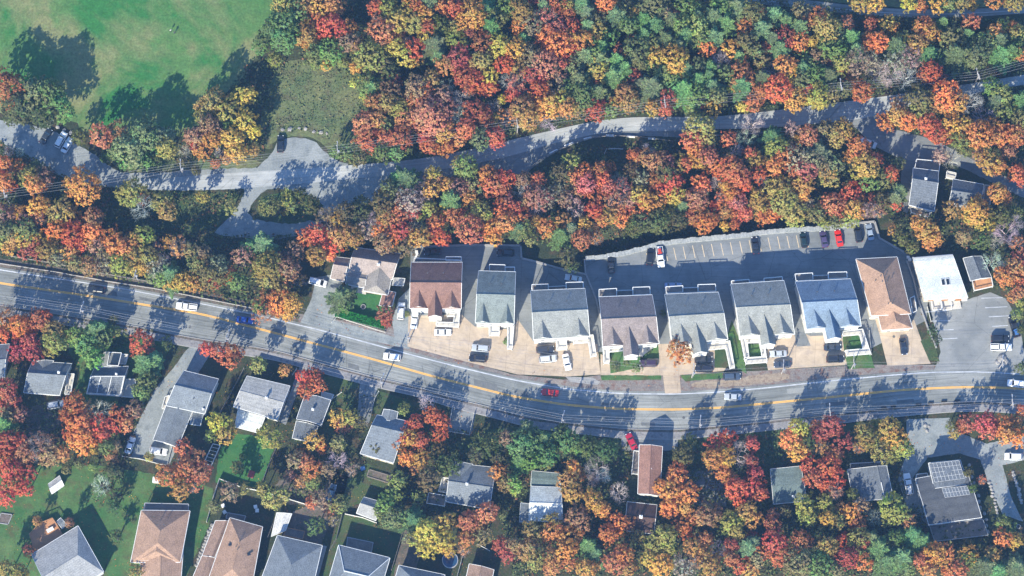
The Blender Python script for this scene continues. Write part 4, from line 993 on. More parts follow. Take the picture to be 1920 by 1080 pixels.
for a, b, nm in (('n2', 'n3', 'wires crossing above the bungalow driveway'), ('n4', 'n5', 'wires over the bare shoulder left of the silver car'), ('n5', 'n6', 'wires over the forecourt below the blue roofed house'), ('n6', 'n7', 'wires running past the striped lot entrance'), ('n3', 'n4', 'long thin wires over the tan forecourts')):
    wires(PL[a], PL[b], 8.2, 8.2, nm, (-.4, .4), (0, 0))

# ---------------------------------------------------------------- walls, rails, fences, hedge
M['stone'] = blotch('stone', (0.26, 0.28, 0.28), (0.40, 0.41, 0.40), 0.9, 3.5, fine=0.25)
M['guard'] = flat('guard', (0.46, 0.44, 0.42), 0.6, .2)
M['fence_wood'] = flat('fence_wood', (0.30, 0.27, 0.25), 0.9, .25)
M['fence_white'] = flat('fence_white', (0.62, 0.62, 0.60), 0.8, .1)
def wall_line(name, pts, wd, z0, z1, mat, lab, cat, cap=True, rough=False):
    mb = MB(); w_ = [P(x, y, z1) for x, y in pts]
    step = .8 if rough else 3
    seg = []
    for i in range(len(w_) - 1):
        n = max(1, int((w_[i + 1] - w_[i]).length / step))
        seg += [w_[i].lerp(w_[i + 1], j / n) for j in range(n)]
    seg.append(w_[-1])
    for i in range(len(seg) - 1):
        a, b = seg[i], seg[i + 1]; d = (b - a); ang = math.atan2(d.y, d.x); m_ = (a + b) / 2
        j = random.uniform(-.1, .1) if rough else 0
        mb.box((m_.x, m_.y + j, (z0 + z1) / 2 + j / 2), (d.length * (.97 if rough else 1.0), wd + j, z1 - z0), ang)
    o = mb.build(name, M[mat]); return tag(o, lab, cat)
wall_line('retaining_wall', [(x, y - 1) for x, y in WALLTOP], 1.25, -4.3, .75, 'stone', 'pale rough stone retaining wall along the rear parking lot', 'retaining wall', rough=True)
wall_line('retaining_wall', [(1607, 418), (1640, 415), (1649, 446), (1695, 472)], .5, -.3, .9, 'kerb', 'smooth concrete wall round the top right corner of the parking lot', 'wall')
wall_line('retaining_wall', [(775, 463), (880, 459), (976, 460), (978, 484), (1000, 489), (1050, 503), (1098, 514)], .5, -.3, .8, 'kerb', 'concrete wall round the shaded lot behind the brown roofed house', 'wall')
wall_line('retaining_wall', [(1096, 486), (1098, 512), (1118, 560), (1126, 600)], .4, -.2, .8, 'kerb', 'low concrete wall between the L porch house and taupe roofed house', 'wall')
wall_line('retaining_wall', [(1700, 488), (1712, 520), (1724, 570), (1742, 620), (1756, 652)], .35, -.2, .7, 'kerb', 'long low wall between tan building and striped lot', 'wall')
def fence(pts, h, mat, lab, name='fence', gap=0.0, step=2.4, cat='fence'):
    w_ = [P(x, y, h) for x, y in pts]; p0 = w_[0]
    root = empty(name, (p0.x, p0.y, 0), lab, cat)
    pb, done = MB(), set()
    for i in range(len(w_) - 1):
        a, b = w_[i], w_[i + 1]; d = b - a; ang = math.atan2(d.y, d.x); L = d.length; n = max(1, int(L / step))
        for k in range(n + 1):
            q = a.lerp(b, k / n); key = (round(q.x, 1), round(q.y, 1))
            if key in done: continue
            done.add(key); ps = MB(); ps.box((q.x, q.y, h / 2 + .05), (.14, .14, h + .1), ang); ps.build('post', M[mat], root)
        if gap:
            for z in (h * .55, h * .92):
                m_ = (a + b) / 2; pb.box((m_.x, m_.y, z), (L, .09, .22), ang)
        else:
            nb = max(1, int(L / .45))
            for k in range(nb):
                q = a.lerp(b, (k + .5) / nb); pb.box((q.x, q.y, h / 2), (L / nb * .96, .05, h + random.uniform(-.03, .03)), ang)
    pb.build('board_panel' if not gap else 'rail', M[mat], root)
    return root
fence([(-40, 487), (0, 494), (100, 509), (200, 527), (290, 541), (390, 561), (470, 577), (552, 594)], .75, 'guard', 'long roadside guard rail above the left half of the main road', 'guard_rail', gap=1, cat='guard rail')
fence([(20, 480), (100, 493), (180, 510), (260, 524), (320, 536)], 1.1, 'fence_wood', 'weathered fence in the wood edge left of the main road', gap=1)
fence([(958, 335), (985, 322), (1010, 300), (1040, 284), (1075, 268), (1110, 257), (1150, 254), (1200, 256), (1262, 264)], .8, 'fence_wood', 'dark barrier with pale blocks round the upper lot bend', 'barrier', gap=1, cat='barrier')
for k, (a, b) in enumerate((((1030, 290), (1046, 282)), ((1058, 276), (1076, 269)), ((1094, 263), (1110, 259)), ((1136, 256), (1152, 256)), ((1175, 257), (1191, 258)), ((1215, 261), (1229, 262)))):
    mb = MB(); p, q = P(*a, .8), P(*b, .8); d = q - p; m_ = (p + q) / 2
    mb.box((m_.x, m_.y + .35, .35), (d.length, .5, .7), math.atan2(d.y, d.x), taper=.92)
    tag(mb.build('barrier_block', M['trim']), ['pale concrete block at the lower left end of the lot barrier', 'pale concrete block, second up the curve of the lot barrier', 'pale concrete block where the lot barrier levels off', 'pale concrete block at the top of the lot barrier curve', 'pale concrete block right of the barrier top', 'pale concrete block at the right end of the lot barrier'][k], 'concrete block', 'blocks along the lot barrier')
fence([(1134, 287), (1137, 279), (1152, 278), (1168, 279)], 1.2, 'fence_white', 'small bent white rail in shade above the middle wood', gap=1)
fence([(1296, 256), (1440, 248), (1520, 243), (1560, 240), (1590, 246)], .8, 'guard', 'guard rail below the upper road near the junction', 'guard_rail', gap=1, cat='guard rail')
fence([(627, 592), (650, 600), (722, 623)], 1.0, 'deck_pale', 'pale low fence just below the clipped hedge', gap=1)
fence([(457, 690), (428, 745), (402, 790)], 1.6, 'fence_wood', 'tall board fence left of the broad pale grey house')
fence([(556, 690), (548, 702)], 1.4, 'fence_white', 'short white fence by the pavement right of the pale grey house')
fence([(710, 733), (702, 748), (697, 770)], 1.3, 'fence_white', 'white fence beside the drive above the half covered grey house')
fence([(848, 765), (840, 808), (880, 815), (889, 775)], 1.3, 'fence_white', 'white fence round the square yard below the pavement')
fence([(612, 755), (640, 735)], 1.0, 'fence_white', 'short pale rail right of the scarlet tree house')
fence([(518, 838), (500, 880), (487, 917)], 1.6, 'fence_wood', 'board fence right of the vivid green lawn')
fence([(411, 897), (450, 912), (487, 920), (540, 935), (577, 946)], 1.6, 'fence_white', 'pale fence below the vivid green lawn')
fence([(411, 897), (400, 930), (387, 978)], 1.6, 'fence_white', 'white fence right of the tan hip roofed bottom house')
fence([(516, 970), (502, 1006)], 1.6, 'fence_wood', 'dark fence left of the long white shed')
fence([(641, 965), (630, 1010), (618, 1031)], 1.6, 'fence_wood', 'fence between the two hipped bottom houses')
fence([(647, 963), (680, 970), (706, 980)], 1.5, 'fence_white', 'white fence below the small grey gabled shed')
fence([(754, 1000), (744, 1035), (734, 1068)], 1.6, 'fence_wood', 'fence left of the round pool garden')
fence([(870, 1028), (864, 1055), (856, 1084)], 1.6, 'fence_white', 'fence right of the round pool')
fence([(896, 1020), (918, 1032)], 1.4, 'fence_white', 'short pale fence right of the rust tree pair')
fence([(229, 855), (262, 860), (300, 870), (313, 872), (322, 838)], .9, 'fence_white', 'white curb rail round the end of the long grey drive')
fence([(622, 604), (632, 592)], .9, 'fence_white', 'tiny white gate post fence at the hedge corner')
fence([(1746, 602), (1739, 575)], .9, 'fence_white', 'white low fence at the left of the striped lot')
fence([(1630, 620), (1634, 664)], 1.0, 'fence_white', 'narrow white rail right of the square garden by the blue roofed house')
# hedge
def hedge(a, b, wd, h, lab):
    p, q = P(*a, h * .7), P(*b, h * .7); n = int((q - p).length / .16); mb = MB(); d = (q - p).normalized(); s = Vector((-d.y, d.x, 0))
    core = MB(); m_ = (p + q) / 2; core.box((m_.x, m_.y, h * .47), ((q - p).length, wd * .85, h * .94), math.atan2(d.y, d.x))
    for i in range(n * 26):
        c = p.lerp(q, random.random()) + s * random.uniform(-wd / 2, wd / 2); c.z = random.uniform(h * .3, h * 1.05) if random.random() < .3 else h * random.uniform(.92, 1.06)
        u = Vector((random.gauss(0, 1), random.gauss(0, 1), random.gauss(0, .5))).normalized() * .15; v = u.cross(Vector((random.gauss(0, 1), random.gauss(0, 1), random.gauss(0, 1))).normalized())
        mb.face([c - u - v, c + u - v, c + u + v, c - u + v])
    root = empty('hedge', (p.x, p.y, 0), lab, 'hedge'); o = mb.build('foliage', M['leaf'], root); o.color = (.03, .20, .035, 1)
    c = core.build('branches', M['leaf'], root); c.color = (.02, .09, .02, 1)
# ---------------------------------------------------------------- trees
M['leaf'] = objcol('leaf', 0.75, 0.30, 0.15, translucent=0.32, patch=0.8)
M['needle'] = objcol('needle', 0.8, 0.5, 0.12, translucent=0.12, patch=0.5)
M['bark'] = flat('bark', (0.13, 0.11, 0.10), 0.95, .3, 3)
M['bare_wood'] = objcol('bare_wood', 0.9, 0.2, 0.1)

def quads_mesh(name, C, U, V, mats, mi=None, extra=None):
    """many small separate quads at centres C spanned by U and V"""
    n = len(C); v = np.empty((n, 4, 3)); v[:, 0] = C - U - V; v[:, 1] = C + U - V * .6; v[:, 2] = C + U * .7 + V; v[:, 3] = C - U * .8 + V * .8
    v = v.reshape(-1, 3)
    me = bpy.data.meshes.new(name)
    me.vertices.add(n * 4); me.vertices.foreach_set('co', v.astype(np.float32).ravel())
    me.loops.add(n * 4); me.loops.foreach_set('vertex_index', np.arange(n * 4, dtype=np.int32))
    me.polygons.add(n); me.polygons.foreach_set('loop_start', np.arange(0, n * 4, 4, dtype=np.int32)); me.polygons.foreach_set('loop_total', np.full(n, 4, dtype=np.int32))
    for m in mats: me.materials.append(m)
    me.update(calc_edges=True)
    return me
def unit(a): return a / np.maximum(1e-9, np.linalg.norm(a, axis=-1, keepdims=True))
def frames(n, nrm, spread, g):
    d = unit(nrm + g.normal(0, spread, (n, 3))); r = unit(g.normal(0, 1, (n, 3)))
    u = unit(np.cross(d, r)); return u, np.cross(d, u)
def crown_mesh(seed, R, dens_, leaf, hole=.0):
    """a broad-leaved crown of radius R: sprays of leaves over an uneven dome, with bulges, ragged rim and gaps"""
    g = np.random.default_rng(seed)
    n = int(17 * R * R * dens_)
    i = np.arange(n) + .5
    a = i * 2.39996 + g.normal(0, .25, n); cz = 1 - i / n * 1.5 + g.normal(0, .04, n); cz = np.clip(cz, -.6, 1)
    sr = np.sqrt(1 - cz * cz); d = np.stack([np.cos(a) * sr, np.sin(a) * sr, cz], 1)
    f = np.zeros(n); h = np.zeros(n)
    for k in range(5):
        q = unit(g.normal(0, 1, 3)); f += np.cos(d @ q * (3.2 + k * 1.3) + g.uniform(0, 6.28)) / 5
        q = unit(g.normal(0, 1, 3)); h += np.cos(d @ q * (6 + k * 2) + g.uniform(0, 6.28)) / 5
    keep = h > -.42 + hole; d, f = d[keep], f[keep]; n = len(d)
    asp = np.array([1 + g.uniform(-.16, .16), 1 + g.uniform(-.16, .16), .98])
    rad = R * (.84 + .34 * f + g.normal(0, .07, n)); c = d * rad[:, None] * asp
    c *= np.where(g.uniform(0, 1, n) < .22, g.uniform(.35, .8, n), 1)[:, None]
    per = 15; C = np.repeat(c, per, 0); D = np.repeat(d, per, 0); m = len(C)
    L = np.repeat(g.uniform(.25, .62, n), per)[:, None] * (.6 + .14 * R)          # each spray runs outward
    tw = np.repeat(unit(d + g.normal(0, .55, (n, 3))), per, 0)
    p = C + tw * (g.uniform(-.6, .75, (m, 1)) * L) + g.normal(0, .13, (m, 3))
    u, v = frames(m, unit(D + np.array([0, 0, .35])), .36, g); s_ = leaf * g.uniform(.55, 1.35, (m, 1))
    return quads_mesh('crown', p, u * s_, v * s_, [M['leaf']])
def pine_mesh(seed, R, Hc):
    g = np.random.default_rng(seed); C, U, V = [], [], []
    levels = 9
    for l in range(levels):
        t = l / (levels - 1); rad = R * (1 - t) ** .6 * g.uniform(.85, 1.1) + .15; z = Hc * t
        nb = 7 if l < 6 else 5
        for b in range(nb):
            a = l * 1.1 + b * 2 * math.pi / nb + g.uniform(-.3, .3); L = rad * g.uniform(.65, 1.18)
            k = int(10 + 30 * L); s = np.sqrt(g.uniform(.02, 1, k))
            d = np.array([math.cos(a), math.sin(a), 0]); e = np.array([-d[1], d[0], 0])
            wdt = .36 * (1 - s) + .10 + .12 * L * (1 - s)
            p = d * (s * L)[:, None] + e * (g.normal(0, 1, k) * wdt)[:, None]
            p[:, 2] = z + .22 * s * L * (1 if l > 3 else .4) - .15 * s * s * L + g.normal(0, .09, k)
            ang = a + g.normal(0, .55, k)
            uu = np.stack([np.cos(ang), np.sin(ang), g.uniform(-.1, .45, k)], 1); uu = unit(uu)
            vv = np.stack([-np.sin(ang), np.cos(ang), g.uniform(-.3, .3, k)], 1)
            C.append(p); U.append(uu * g.uniform(.16, .34, (k, 1))); V.append(vv * g.uniform(.05, .11, (k, 1)))
    return quads_mesh('crown', np.concatenate(C), np.concatenate(U), np.concatenate(V), [M['needle']])
def trunk_mesh(seed, R, H, limbs=6, name='trunk', r0=.2, mat='bark'):
    mb = MB(); rs = random.Random(seed)
    mb.bar((0, 0, -.5), (0, 0, H * .55), r0, r0 * .7, 7); mb.bar((0, 0, H * .55), (rs.uniform(-.2, .2), rs.uniform(-.2, .2), H * .86), r0 * .7, r0 * .2, 5)
    for i in range(limbs):
        a = i * 2.4 + rs.uniform(-.4, .4); z = H * rs.uniform(.35, .6); L = R * rs.uniform(.55, .8)
        m_ = (math.cos(a) * L * .55, math.sin(a) * L * .55, z + L * .5)
        mb.bar((0, 0, z), m_, r0 * .45, r0 * .3, 4); mb.bar(m_, (math.cos(a + .2) * L, math.sin(a + .2) * L, z + L * .75), r0 * .3, r0 * .1, 4)
    me = bpy.data.meshes.new(name); me.from_pydata(mb.v, [], mb.f); me.materials.append(M[mat]); me.update(); return me
def bare_mesh(seed, R, H):
    """branches dividing down to twigs, no leaves"""
    mb = MB(); rs = random.Random(seed)
    def grow(p, d, L, r, dep):
        n = 2 if dep < 4 else 1
        q = p
        for i in range(n):
            d = (d + Vector((rs.gauss(0, .14), rs.gauss(0, .14), rs.gauss(0, .07)))).normalized(); q2 = q + d * L / n
            mb.bar(q, q2, r, r * .8, 3); q = q2; r *= .8
        if dep == 0: return
        for k in range(4 if dep > 2 else 3):
            ax = Vector((rs.gauss(0, 1), rs.gauss(0, 1), rs.gauss(0, .45))).normalized()
            grow(q if k else q.lerp(p, .35), (d * .85 + ax * .75 + Vector((0, 0, .08))).normalized(), L * rs.uniform(.6, .82), r * .72, dep - 1)
    for i in range(6):
        a = i * 1.1 + rs.uniform(-.3, .3); grow(Vector((0, 0, H * .45)), Vector((math.cos(a), math.sin(a), .75)).normalized(), R * .42, .12, 4)
    me = bpy.data.meshes.new('branches'); me.from_pydata(mb.v, [], mb.f); me.materials.append(M['bare_wood']); me.update(); return me
CLS = [1.9, 2.6, 3.3, 4.3]                     # crown radius classes, metres
CROWN = {i: [crown_mesh(100 * i + k, r, 1.0, [.125, .14, .15, .16][i]) for k in range(4)] for i, r in enumerate(CLS)}
THIN = {i: [crown_mesh(900 + 100 * i + k, r, [.5] * 4 and .5, .12, .15) for k in range(2)] for i, r in enumerate(CLS)}
PINE = {i: [pine_mesh(500 + 10 * i + k, r * 1.25, 4.6 + r * 1.1) for k in range(3)] for i, r in enumerate(CLS)}
HT = [6.5, 8.8, 10.2, 12.0]
TRUNK = {i: [trunk_mesh(700 + 10 * i + k, r, HT[i]) for k in range(2)] for i, r in enumerate(CLS)}
BARE = {i: [bare_mesh(800 + 10 * i + k, r, HT[i]) for k in range(3)] for i, r in enumerate(CLS)}
STEM = trunk_mesh(1, 1.0, 8.0, 0)
KINDS = {  # letter: (kind, colour word(s), paint)
 'R': ('maple', ('scarlet', 'vermilion'), (0.56, 0.140, 0.070)), 'C': ('maple', ('crimson', 'wine red'), (0.43, 0.090, 0.075)), 'K': ('maple', ('coral', 'salmon red'), (0.50, 0.205, 0.135)),
 'O': ('oak', ('orange', 'amber'), (0.64, 0.275, 0.080)), 'A': ('broadleaf', ('rust', 'copper'), (0.52, 0.22, 0.095)), 'W': ('broadleaf', ('brown', 'dull russet'), (0.33, 0.205, 0.13)),  # rust and brown trees split from the oaks by leaf colour, species unknown
 'Y': ('birch', ('yellow', 'golden'), (0.58, 0.39, 0.09)), 'G': ('birch', ('olive gold', 'mustard'), (0.36, 0.29, 0.085)), 'L': ('birch', ('lime green', 'yellow green'), (0.21, 0.27, 0.075)),
 'M': ('ash', ('leaf green', 'mid green'), (0.165, 0.225, 0.08)), 'Q': ('ash', ('grey green', 'sage green'), (0.21, 0.25, 0.13)), 'D': ('ash', ('dark green', 'deep green'), (0.075, 0.105, 0.042)),
 'P': ('pine', ('blue green', 'green'), (0.17, 0.245, 0.10)), 'B': ('bare', ('grey', 'silver grey'), (0.52, 0.50, 0.45)), 'T': ('bare', ('tan', 'pale brown'), (0.40, 0.30, 0.22))}
NAMES = {'maple': ('maple_tree', 'maple tree'), 'oak': ('oak_tree', 'oak tree'), 'broadleaf': ('broadleaf_tree', 'beech tree'), 'birch': ('birch_tree', 'birch tree'), 'ash': ('ash_tree', 'leafy green tree'), 'pine': ('pine_tree', 'pine tree'), 'bare': ('bare_tree', 'bare tree')}
TILES = {
 (0, 0): 'A 4 66 14;M 27 72 16;M 42 80 13;D 14 80 14;D 32 84 12;M 36 70 10;A 76 102 9;A 88 98 7;Q 108 102 12;Q 122 103 9;G 160 75 9;G 170 83 9;Y 179 74 7;L 152 88 6;Y 187 72 7;Y 184 91 8;Y 191 99;Y 175 104 8;W 158 95 8;O 160 105 8;W 146 103 8;D 60 103 7;D 172 96 7;G 150 80 5;Y 172 90 4',
 (480, 0): 'G 22 2 8;G 36 4 7;M 29 9 8;O 50 4 8;A 59 5 7;R 46 15 7;R 57 20 9;R 51 27;R 42 14 4;M 22 17 8;M 13 24 8;M 20 30 8;M 5 35 7;G 38 27 8;O 39 34 4;G 14 45 6;D 6 30 6;D 26 25 7;O 69 23;L 75 26 5;M 55 39 8;M 44 42;L 46 48 4;Y 53 49 4;L 65 47 4;Y 75 51 4;W 70 33;O 76 34 5;G 85 42 9;R 90 6;B 93 13 5;G 99 7;Y 105 17 7;G 118 17 7;G 112 11;O 118 4;R 121 9;P 130 3;O 140 4;O 126 11 6;R 149 8 7;O 163 12 9;G 150 21 5;R 129 21;K 95 25 8;R 109 26 4;Y 107 30 4;Y 105 37;Y 97 35 5;B 115 32 5;R 120 37;Y 128 29 5;P 133 36 8;G 150 31;M 157 30 4;C 160 25;C 171 33 8;C 152 43 8;P 172 9 7;M 180 14 7;P 176 22;M 190 5 7;G 170 46;Y 183 36 7;Y 190 39 5;P 137 44 5;C 158 48 5;A 143 49;R 187 49 7;G 164 49 5;Y 112 45 5;Y 120 46 4;D 95 50;C 103 61;M 86 63 7;P 87 67 5;M 82 70 4;Y 74 63 3;Y 82 72 3;Y 79 58 2;W 120 66 7;G 131 60;A 112 74 4;O 126 68 5;B 142 66;L 106 73 4;A 89 78;G 98 78 6;G 108 82;A 118 76 5;R 157 58 7;R 166 62 7;R 175 67 6;Y 175 58 5;B 190 60 6;A 160 68 5;Y 184 75 3;R 190 73 4;B 154 75 7;B 178 79 5;C 166 84 8;K 130 88 11;K 140 82 7;K 138 95 7;B 152 86;A 82 93 7;A 90 89 6;A 113 88 7;R 118 92 5;Q 97 95 5;R 82 103 7;A 96 103 5;R 107 104 8;G 115 98 4;Y 142 99 6;Y 180 90 4;A 190 88;C 172 91 6;A 158 97;R 180 104 7;Q 168 105 6;A 153 105 5;B 147 91 5;W 100 68 6;D 100 54 6;C 128 104 6;W 140 72 5;D 140 20 6',
 (960, 0): 'R 18 1;G 7 9 8;R 33 2;P 24 6 5;Q 15 17 7;K 27 15 8;R 27 10 4;O 7 21 6;R 42 10 6;R 45 21 7;K 34 23;G 42 6 5;O 25 28 7;O 34 33 8;O 25 34 5;G 46 29;O 54 31 7;R 43 38;C 51 36;C 32 43 5;K 25 48 8;R 38 49 6;R 37 57 4;O 3 37 7;Q 15 43 8;G 8 51 7;C 18 57 7;R 17 50 4;G 22 63 5;K 5 62 7;R 21 69 7;A 26 73 5;W 33 65 7;Y 27 79 8;Y 35 76 6;O 41 82 6;A 8 80 7;B 14 72;C 3 70 5;A 12 88 8;B 28 91 6;W 36 58 5;P 56 11 7;P 52 5 6;O 70 3;A 77 5 5;O 69 10 4;M 63 17 7;P 78 14 7;M 83 6 5;O 93 12 5;P 99 17 7;M 88 20 6;P 107 20 7;M 106 4 8;Y 102 3 3;Q 115 10 5;R 124 11 5;M 132 5 7;A 137 4 4;G 143 8 4;Y 150 2 3;M 158 6 7;P 168 7 7;M 180 10 7;O 188 12 4;P 150 15 8;M 128 20 7;G 139 20 7;P 160 19 6;O 175 20 5;P 187 23 7;A 153 23 3;A 112 24 4;Y 64 24 6;M 58 30 5;M 73 29 5;P 57 21 5;P 67 36 5;A 90 30 4;P 99 27 5;M 105 33 6;P 115 31 7;P 130 28 6;M 142 27 6;P 125 36 5;M 137 33 5;P 151 29 7;O 146 36 5;O 164 37 5;M 176 33 7;R 189 36 4;M 182 39 5;C 81 40 5;M 92 38 8;M 96 46 6;Y 108 43 6;O 123 46 8;Q 126 39 5;B 157 45 6;P 170 43 4;O 175 41 3;W 187 45 5;G 188 49 4;P 55 44 7;P 66 47 7;M 48 52 7;P 78 47 6;Y 65 53 7;P 84 53 6;C 91 58 6;P 76 59 7;M 106 51 5;M 115 55 7;P 130 53 6;M 140 50 5;P 148 52 6;M 160 56 5;R 173 57 8;A 168 63 5;P 188 60 5;P 50 62 7;M 42 68 6;M 54 72 8;P 65 71 6;P 104 67 8;P 96 64 5;M 90 68 5;A 84 70 6;A 88 77 6;A 78 78 5;C 117 74 5;P 128 70 8;M 140 72 7;P 150 66 6;M 154 73 6;M 120 62 5;P 140 61 5;P 147 58 5;P 172 66 6;Y 164 65 3;R 187 69 6;G 48 80 7;R 63 83 7;M 75 83 5;Y 105 81 5;R 115 83 5;Y 123 77 3;M 135 81 4;C 142 79 4;O 150 81 5;Y 173 81 4;A 181 78 5;G 142 97 9;A 137 105 7;B 180 93 7;B 175 104;R 162 105 5;P 33 52 4;P 8 30 5;C 64 60 4;P 61 55 6;W 160 48 4;D 110 62 5;M 62 40 6;P 120 17 6;P 139 13 5',
 (1440, 0): 'G 70 2;Y 80 3 5;Y 105 3 5;O 115 5 4;Y 127 4 5;M 135 3 5;G 145 2 5;O 170 1 5;Y 152 4 4;G 185 2;P 4 12;P 13 18 7;O 1 19 4;W 25 9;A 28 15 5;A 38 13 5;A 59 18 5;C 77 18 5;Y 90 19 5;O 93 21 3;G 44 22 8;M 50 26 7;P 23 22;C 14 29 7;O 23 32 6;Y 34 32 5;P 3 30 5;R 1 37 4;P 62 29;M 52 39 7;M 44 36;P 66 38 5;O 75 28 4;R 76 33 5;O 83 32 6;O 117 22 7;O 122 26 6;Y 113 20 4;G 113 33 6;G 100 30 5;P 96 36 6;M 138 29 7;P 131 17 3;A 152 17 5;A 149 23 4;P 149 27 5;Y 177 20 4;O 184 21 4;O 169 25 5;G 188 27 6;M 165 31 6;P 173 32 6;M 156 41 9;M 151 34 5;P 140 43 9;P 120 42 7;M 122 48 4;P 175 42 7;M 185 36 6;P 182 40 5;R 190 41 5;P 8 39 8;M 26 41 4;W 38 43 5;C 47 46 4;G 55 48 6;T 67 47 8;T 78 47 6;T 97 44 7;T 108 43 7;B 82 54 8;B 93 55 8;B 103 58 7;B 111 53 6;R 122 55 7;R 117 58 5;R 129 59 4;B 3 52 6;O 13 50 7;O 16 56 5;P 26 53 6;M 35 50 6;P 45 58 6;M 35 57 6;M 25 60 6;R 58 59 4;Y 52 52 4;R 7 66 9;R 31 67 5;Y 20 75 7;Y 37 73 8;R 70 69 7;R 64 64 4;M 57 67 5;W 47 72 5;K 98 79 5;O 97 88;O 105 91 6;M 115 77 9;G 112 86 6;O 133 71 9;O 140 78 7;A 128 79 6;B 152 76 8;B 162 88 8;B 138 88 5;O 88 92 5;R 118 93 7;R 125 99 7;R 133 103 5;O 138 95 7;O 148 97 7;O 158 101 8;O 168 95 6;O 175 103 7;R 185 102 8;M 168 66 6;G 175 72 6;P 171 77 5;M 178 83 7;P 190 77 7;M 190 90 6;A 188 96 5;M 145 106 6;P 3 104 6;T 18 97 5;Y 20 104 4;A 31 103 6;W 43 98 5;A 57 98 6;G 51 104 6',
 (0, 270): 'B 7 5 5;B 15 6 4;O 2 14 6;O 13 16 5;R 16 20 5;M 21 26 6;A 6 18 5;R 8 33 4;R 2 23 4;O 27 31 6;W 33 25 6;G 24 26 6;D 28 18 6;O 4 30 5;O 63 33 10;G 98 37 8;R 106 41 4;B 107 47 8;G 122 43 6;G 125 50 6;W 4 53 7;O 15 52 5;Y 28 48 6;O 32 45 5;G 46 50 7;G 52 53 5;A 28 56 5;A 70 56;O 58 57 4;W 20 58 5;G 42 59 5;M 4 65 6;M 20 65 7;A 10 72 5;Y 18 71 5;Y 28 71 5;O 42 65 6;R 55 68 8;R 60 75 6;R 58 62 5;O 70 66 6;O 68 73 5;A 25 75 5;C 20 81 5;C 29 81 5;O 6 79 4;Y 3 73 4;G 37 80 6;Y 40 72 5;Q 43 86 5;O 52 82 5;W 75 77 6;O 85 73 7;O 92 78 7;Y 102 73 6;G 108 69 6;Y 100 78 4;W 79 85 5;G 100 84 6;G 110 84 6;K 68 92 6;T 78 92 6;O 57 87 4;M 56 90 5;G 90 91 6;Y 99 94 4;Y 108 93 5;T 118 92 6;B 122 87 5;W 118 77 4;A 134 78;O 127 74 4;W 142 80 5;M 121 101 5;P 128 99 7;M 150 92 7;M 159 99 8;Q 165 92 6;G 155 90 5;R 173 98 5;R 160 104 6;O 140 102 6;Y 133 105 5;A 126 105 4;M 178 104 6;W 183 84 6;P 188 79 6;O 146 105 5;Q 98 5 12;M 88 6 7;M 95 14 6;M 108 13 7;D 118 12 5;G 126 4 8;Q 112 5 6;B 138 6 6;O 152 5 7;R 145 2 4;O 178 6 8;A 170 11 5;R 162 15 4;B 165 6 5;M 137 14 4;G 190 5 5;D 80 10 5;Q 114 100 4;W 152 82 5;R 52 74 5;D 5 60 5;A 38 66 4;Y 46 69 4;D 147 20 4;G 152 40 4;G 173 48 4',
 (480, 270): 'P 112 28 8;P 106 26 4;G 133 23 5;G 134 28 5;L 157 18 7;G 152 15 4;M 162 20 4;M 100 35 6;M 10 47 6;G 24 43 4;L 27 47 4;Y 23 37 3;D 41 45 5;O 21 51 2;W 53 58 8;O 60 58 5;R 38 70 6;R 47 69 7;R 42 75 4;R 57 77 6;A 61 70 6;O 56 83 4;G 72 69 7;T 83 63 7;B 84 57 6;O 92 65 5;W 96 75 6;O 101 71 5;A 98 54 6;A 107 53 6;A 103 58 5;C 108 65 6;B 119 61 7;O 123 71 6;A 117 67 4;T 115 44 8;T 126 36 6;O 131 35 5;W 106 37 5;G 108 33 4;O 143 31 5;O 147 29 3;W 152 34 6;Q 164 32 5;O 161 41 5;P 146 44 7;P 150 48 4;Y 142 49 4;G 130 49 5;O 135 53 4;R 147 54 6;R 153 51 4;R 135 60 6;R 133 66 5;R 139 71 6;A 160 63 8;K 163 69 5;O 178 64 6;O 178 70 5;G 170 51 6;O 173 24 6;R 178 32 7;R 187 26 6;R 185 35 5;K 187 43 5;R 185 49 6;W 188 38 4;O 188 59 6;D 104 77 4;Q 112 78 5;D 78 49 7;D 68 51 6;D 95 44 7;P 5 77 8;P 10 81 5;M 3 84 4;K 20 85 4;W 30 80 5;G 45 84 6;A 55 83 4;G 8 92 8;W 25 93 6;A 25 101 5;A 33 102 4;G 10 102 7;W 18 96 5;M 68 7 5;M 77 11 5;M 95 8 5;M 105 7 5;M 113 5 4;M 60 6 4;R 85 2 5;R 130 2 6;R 145 3 5;O 140 6 4;C 118 53 5;G 125 56 4;D 33 38 4;G 103 47 4',
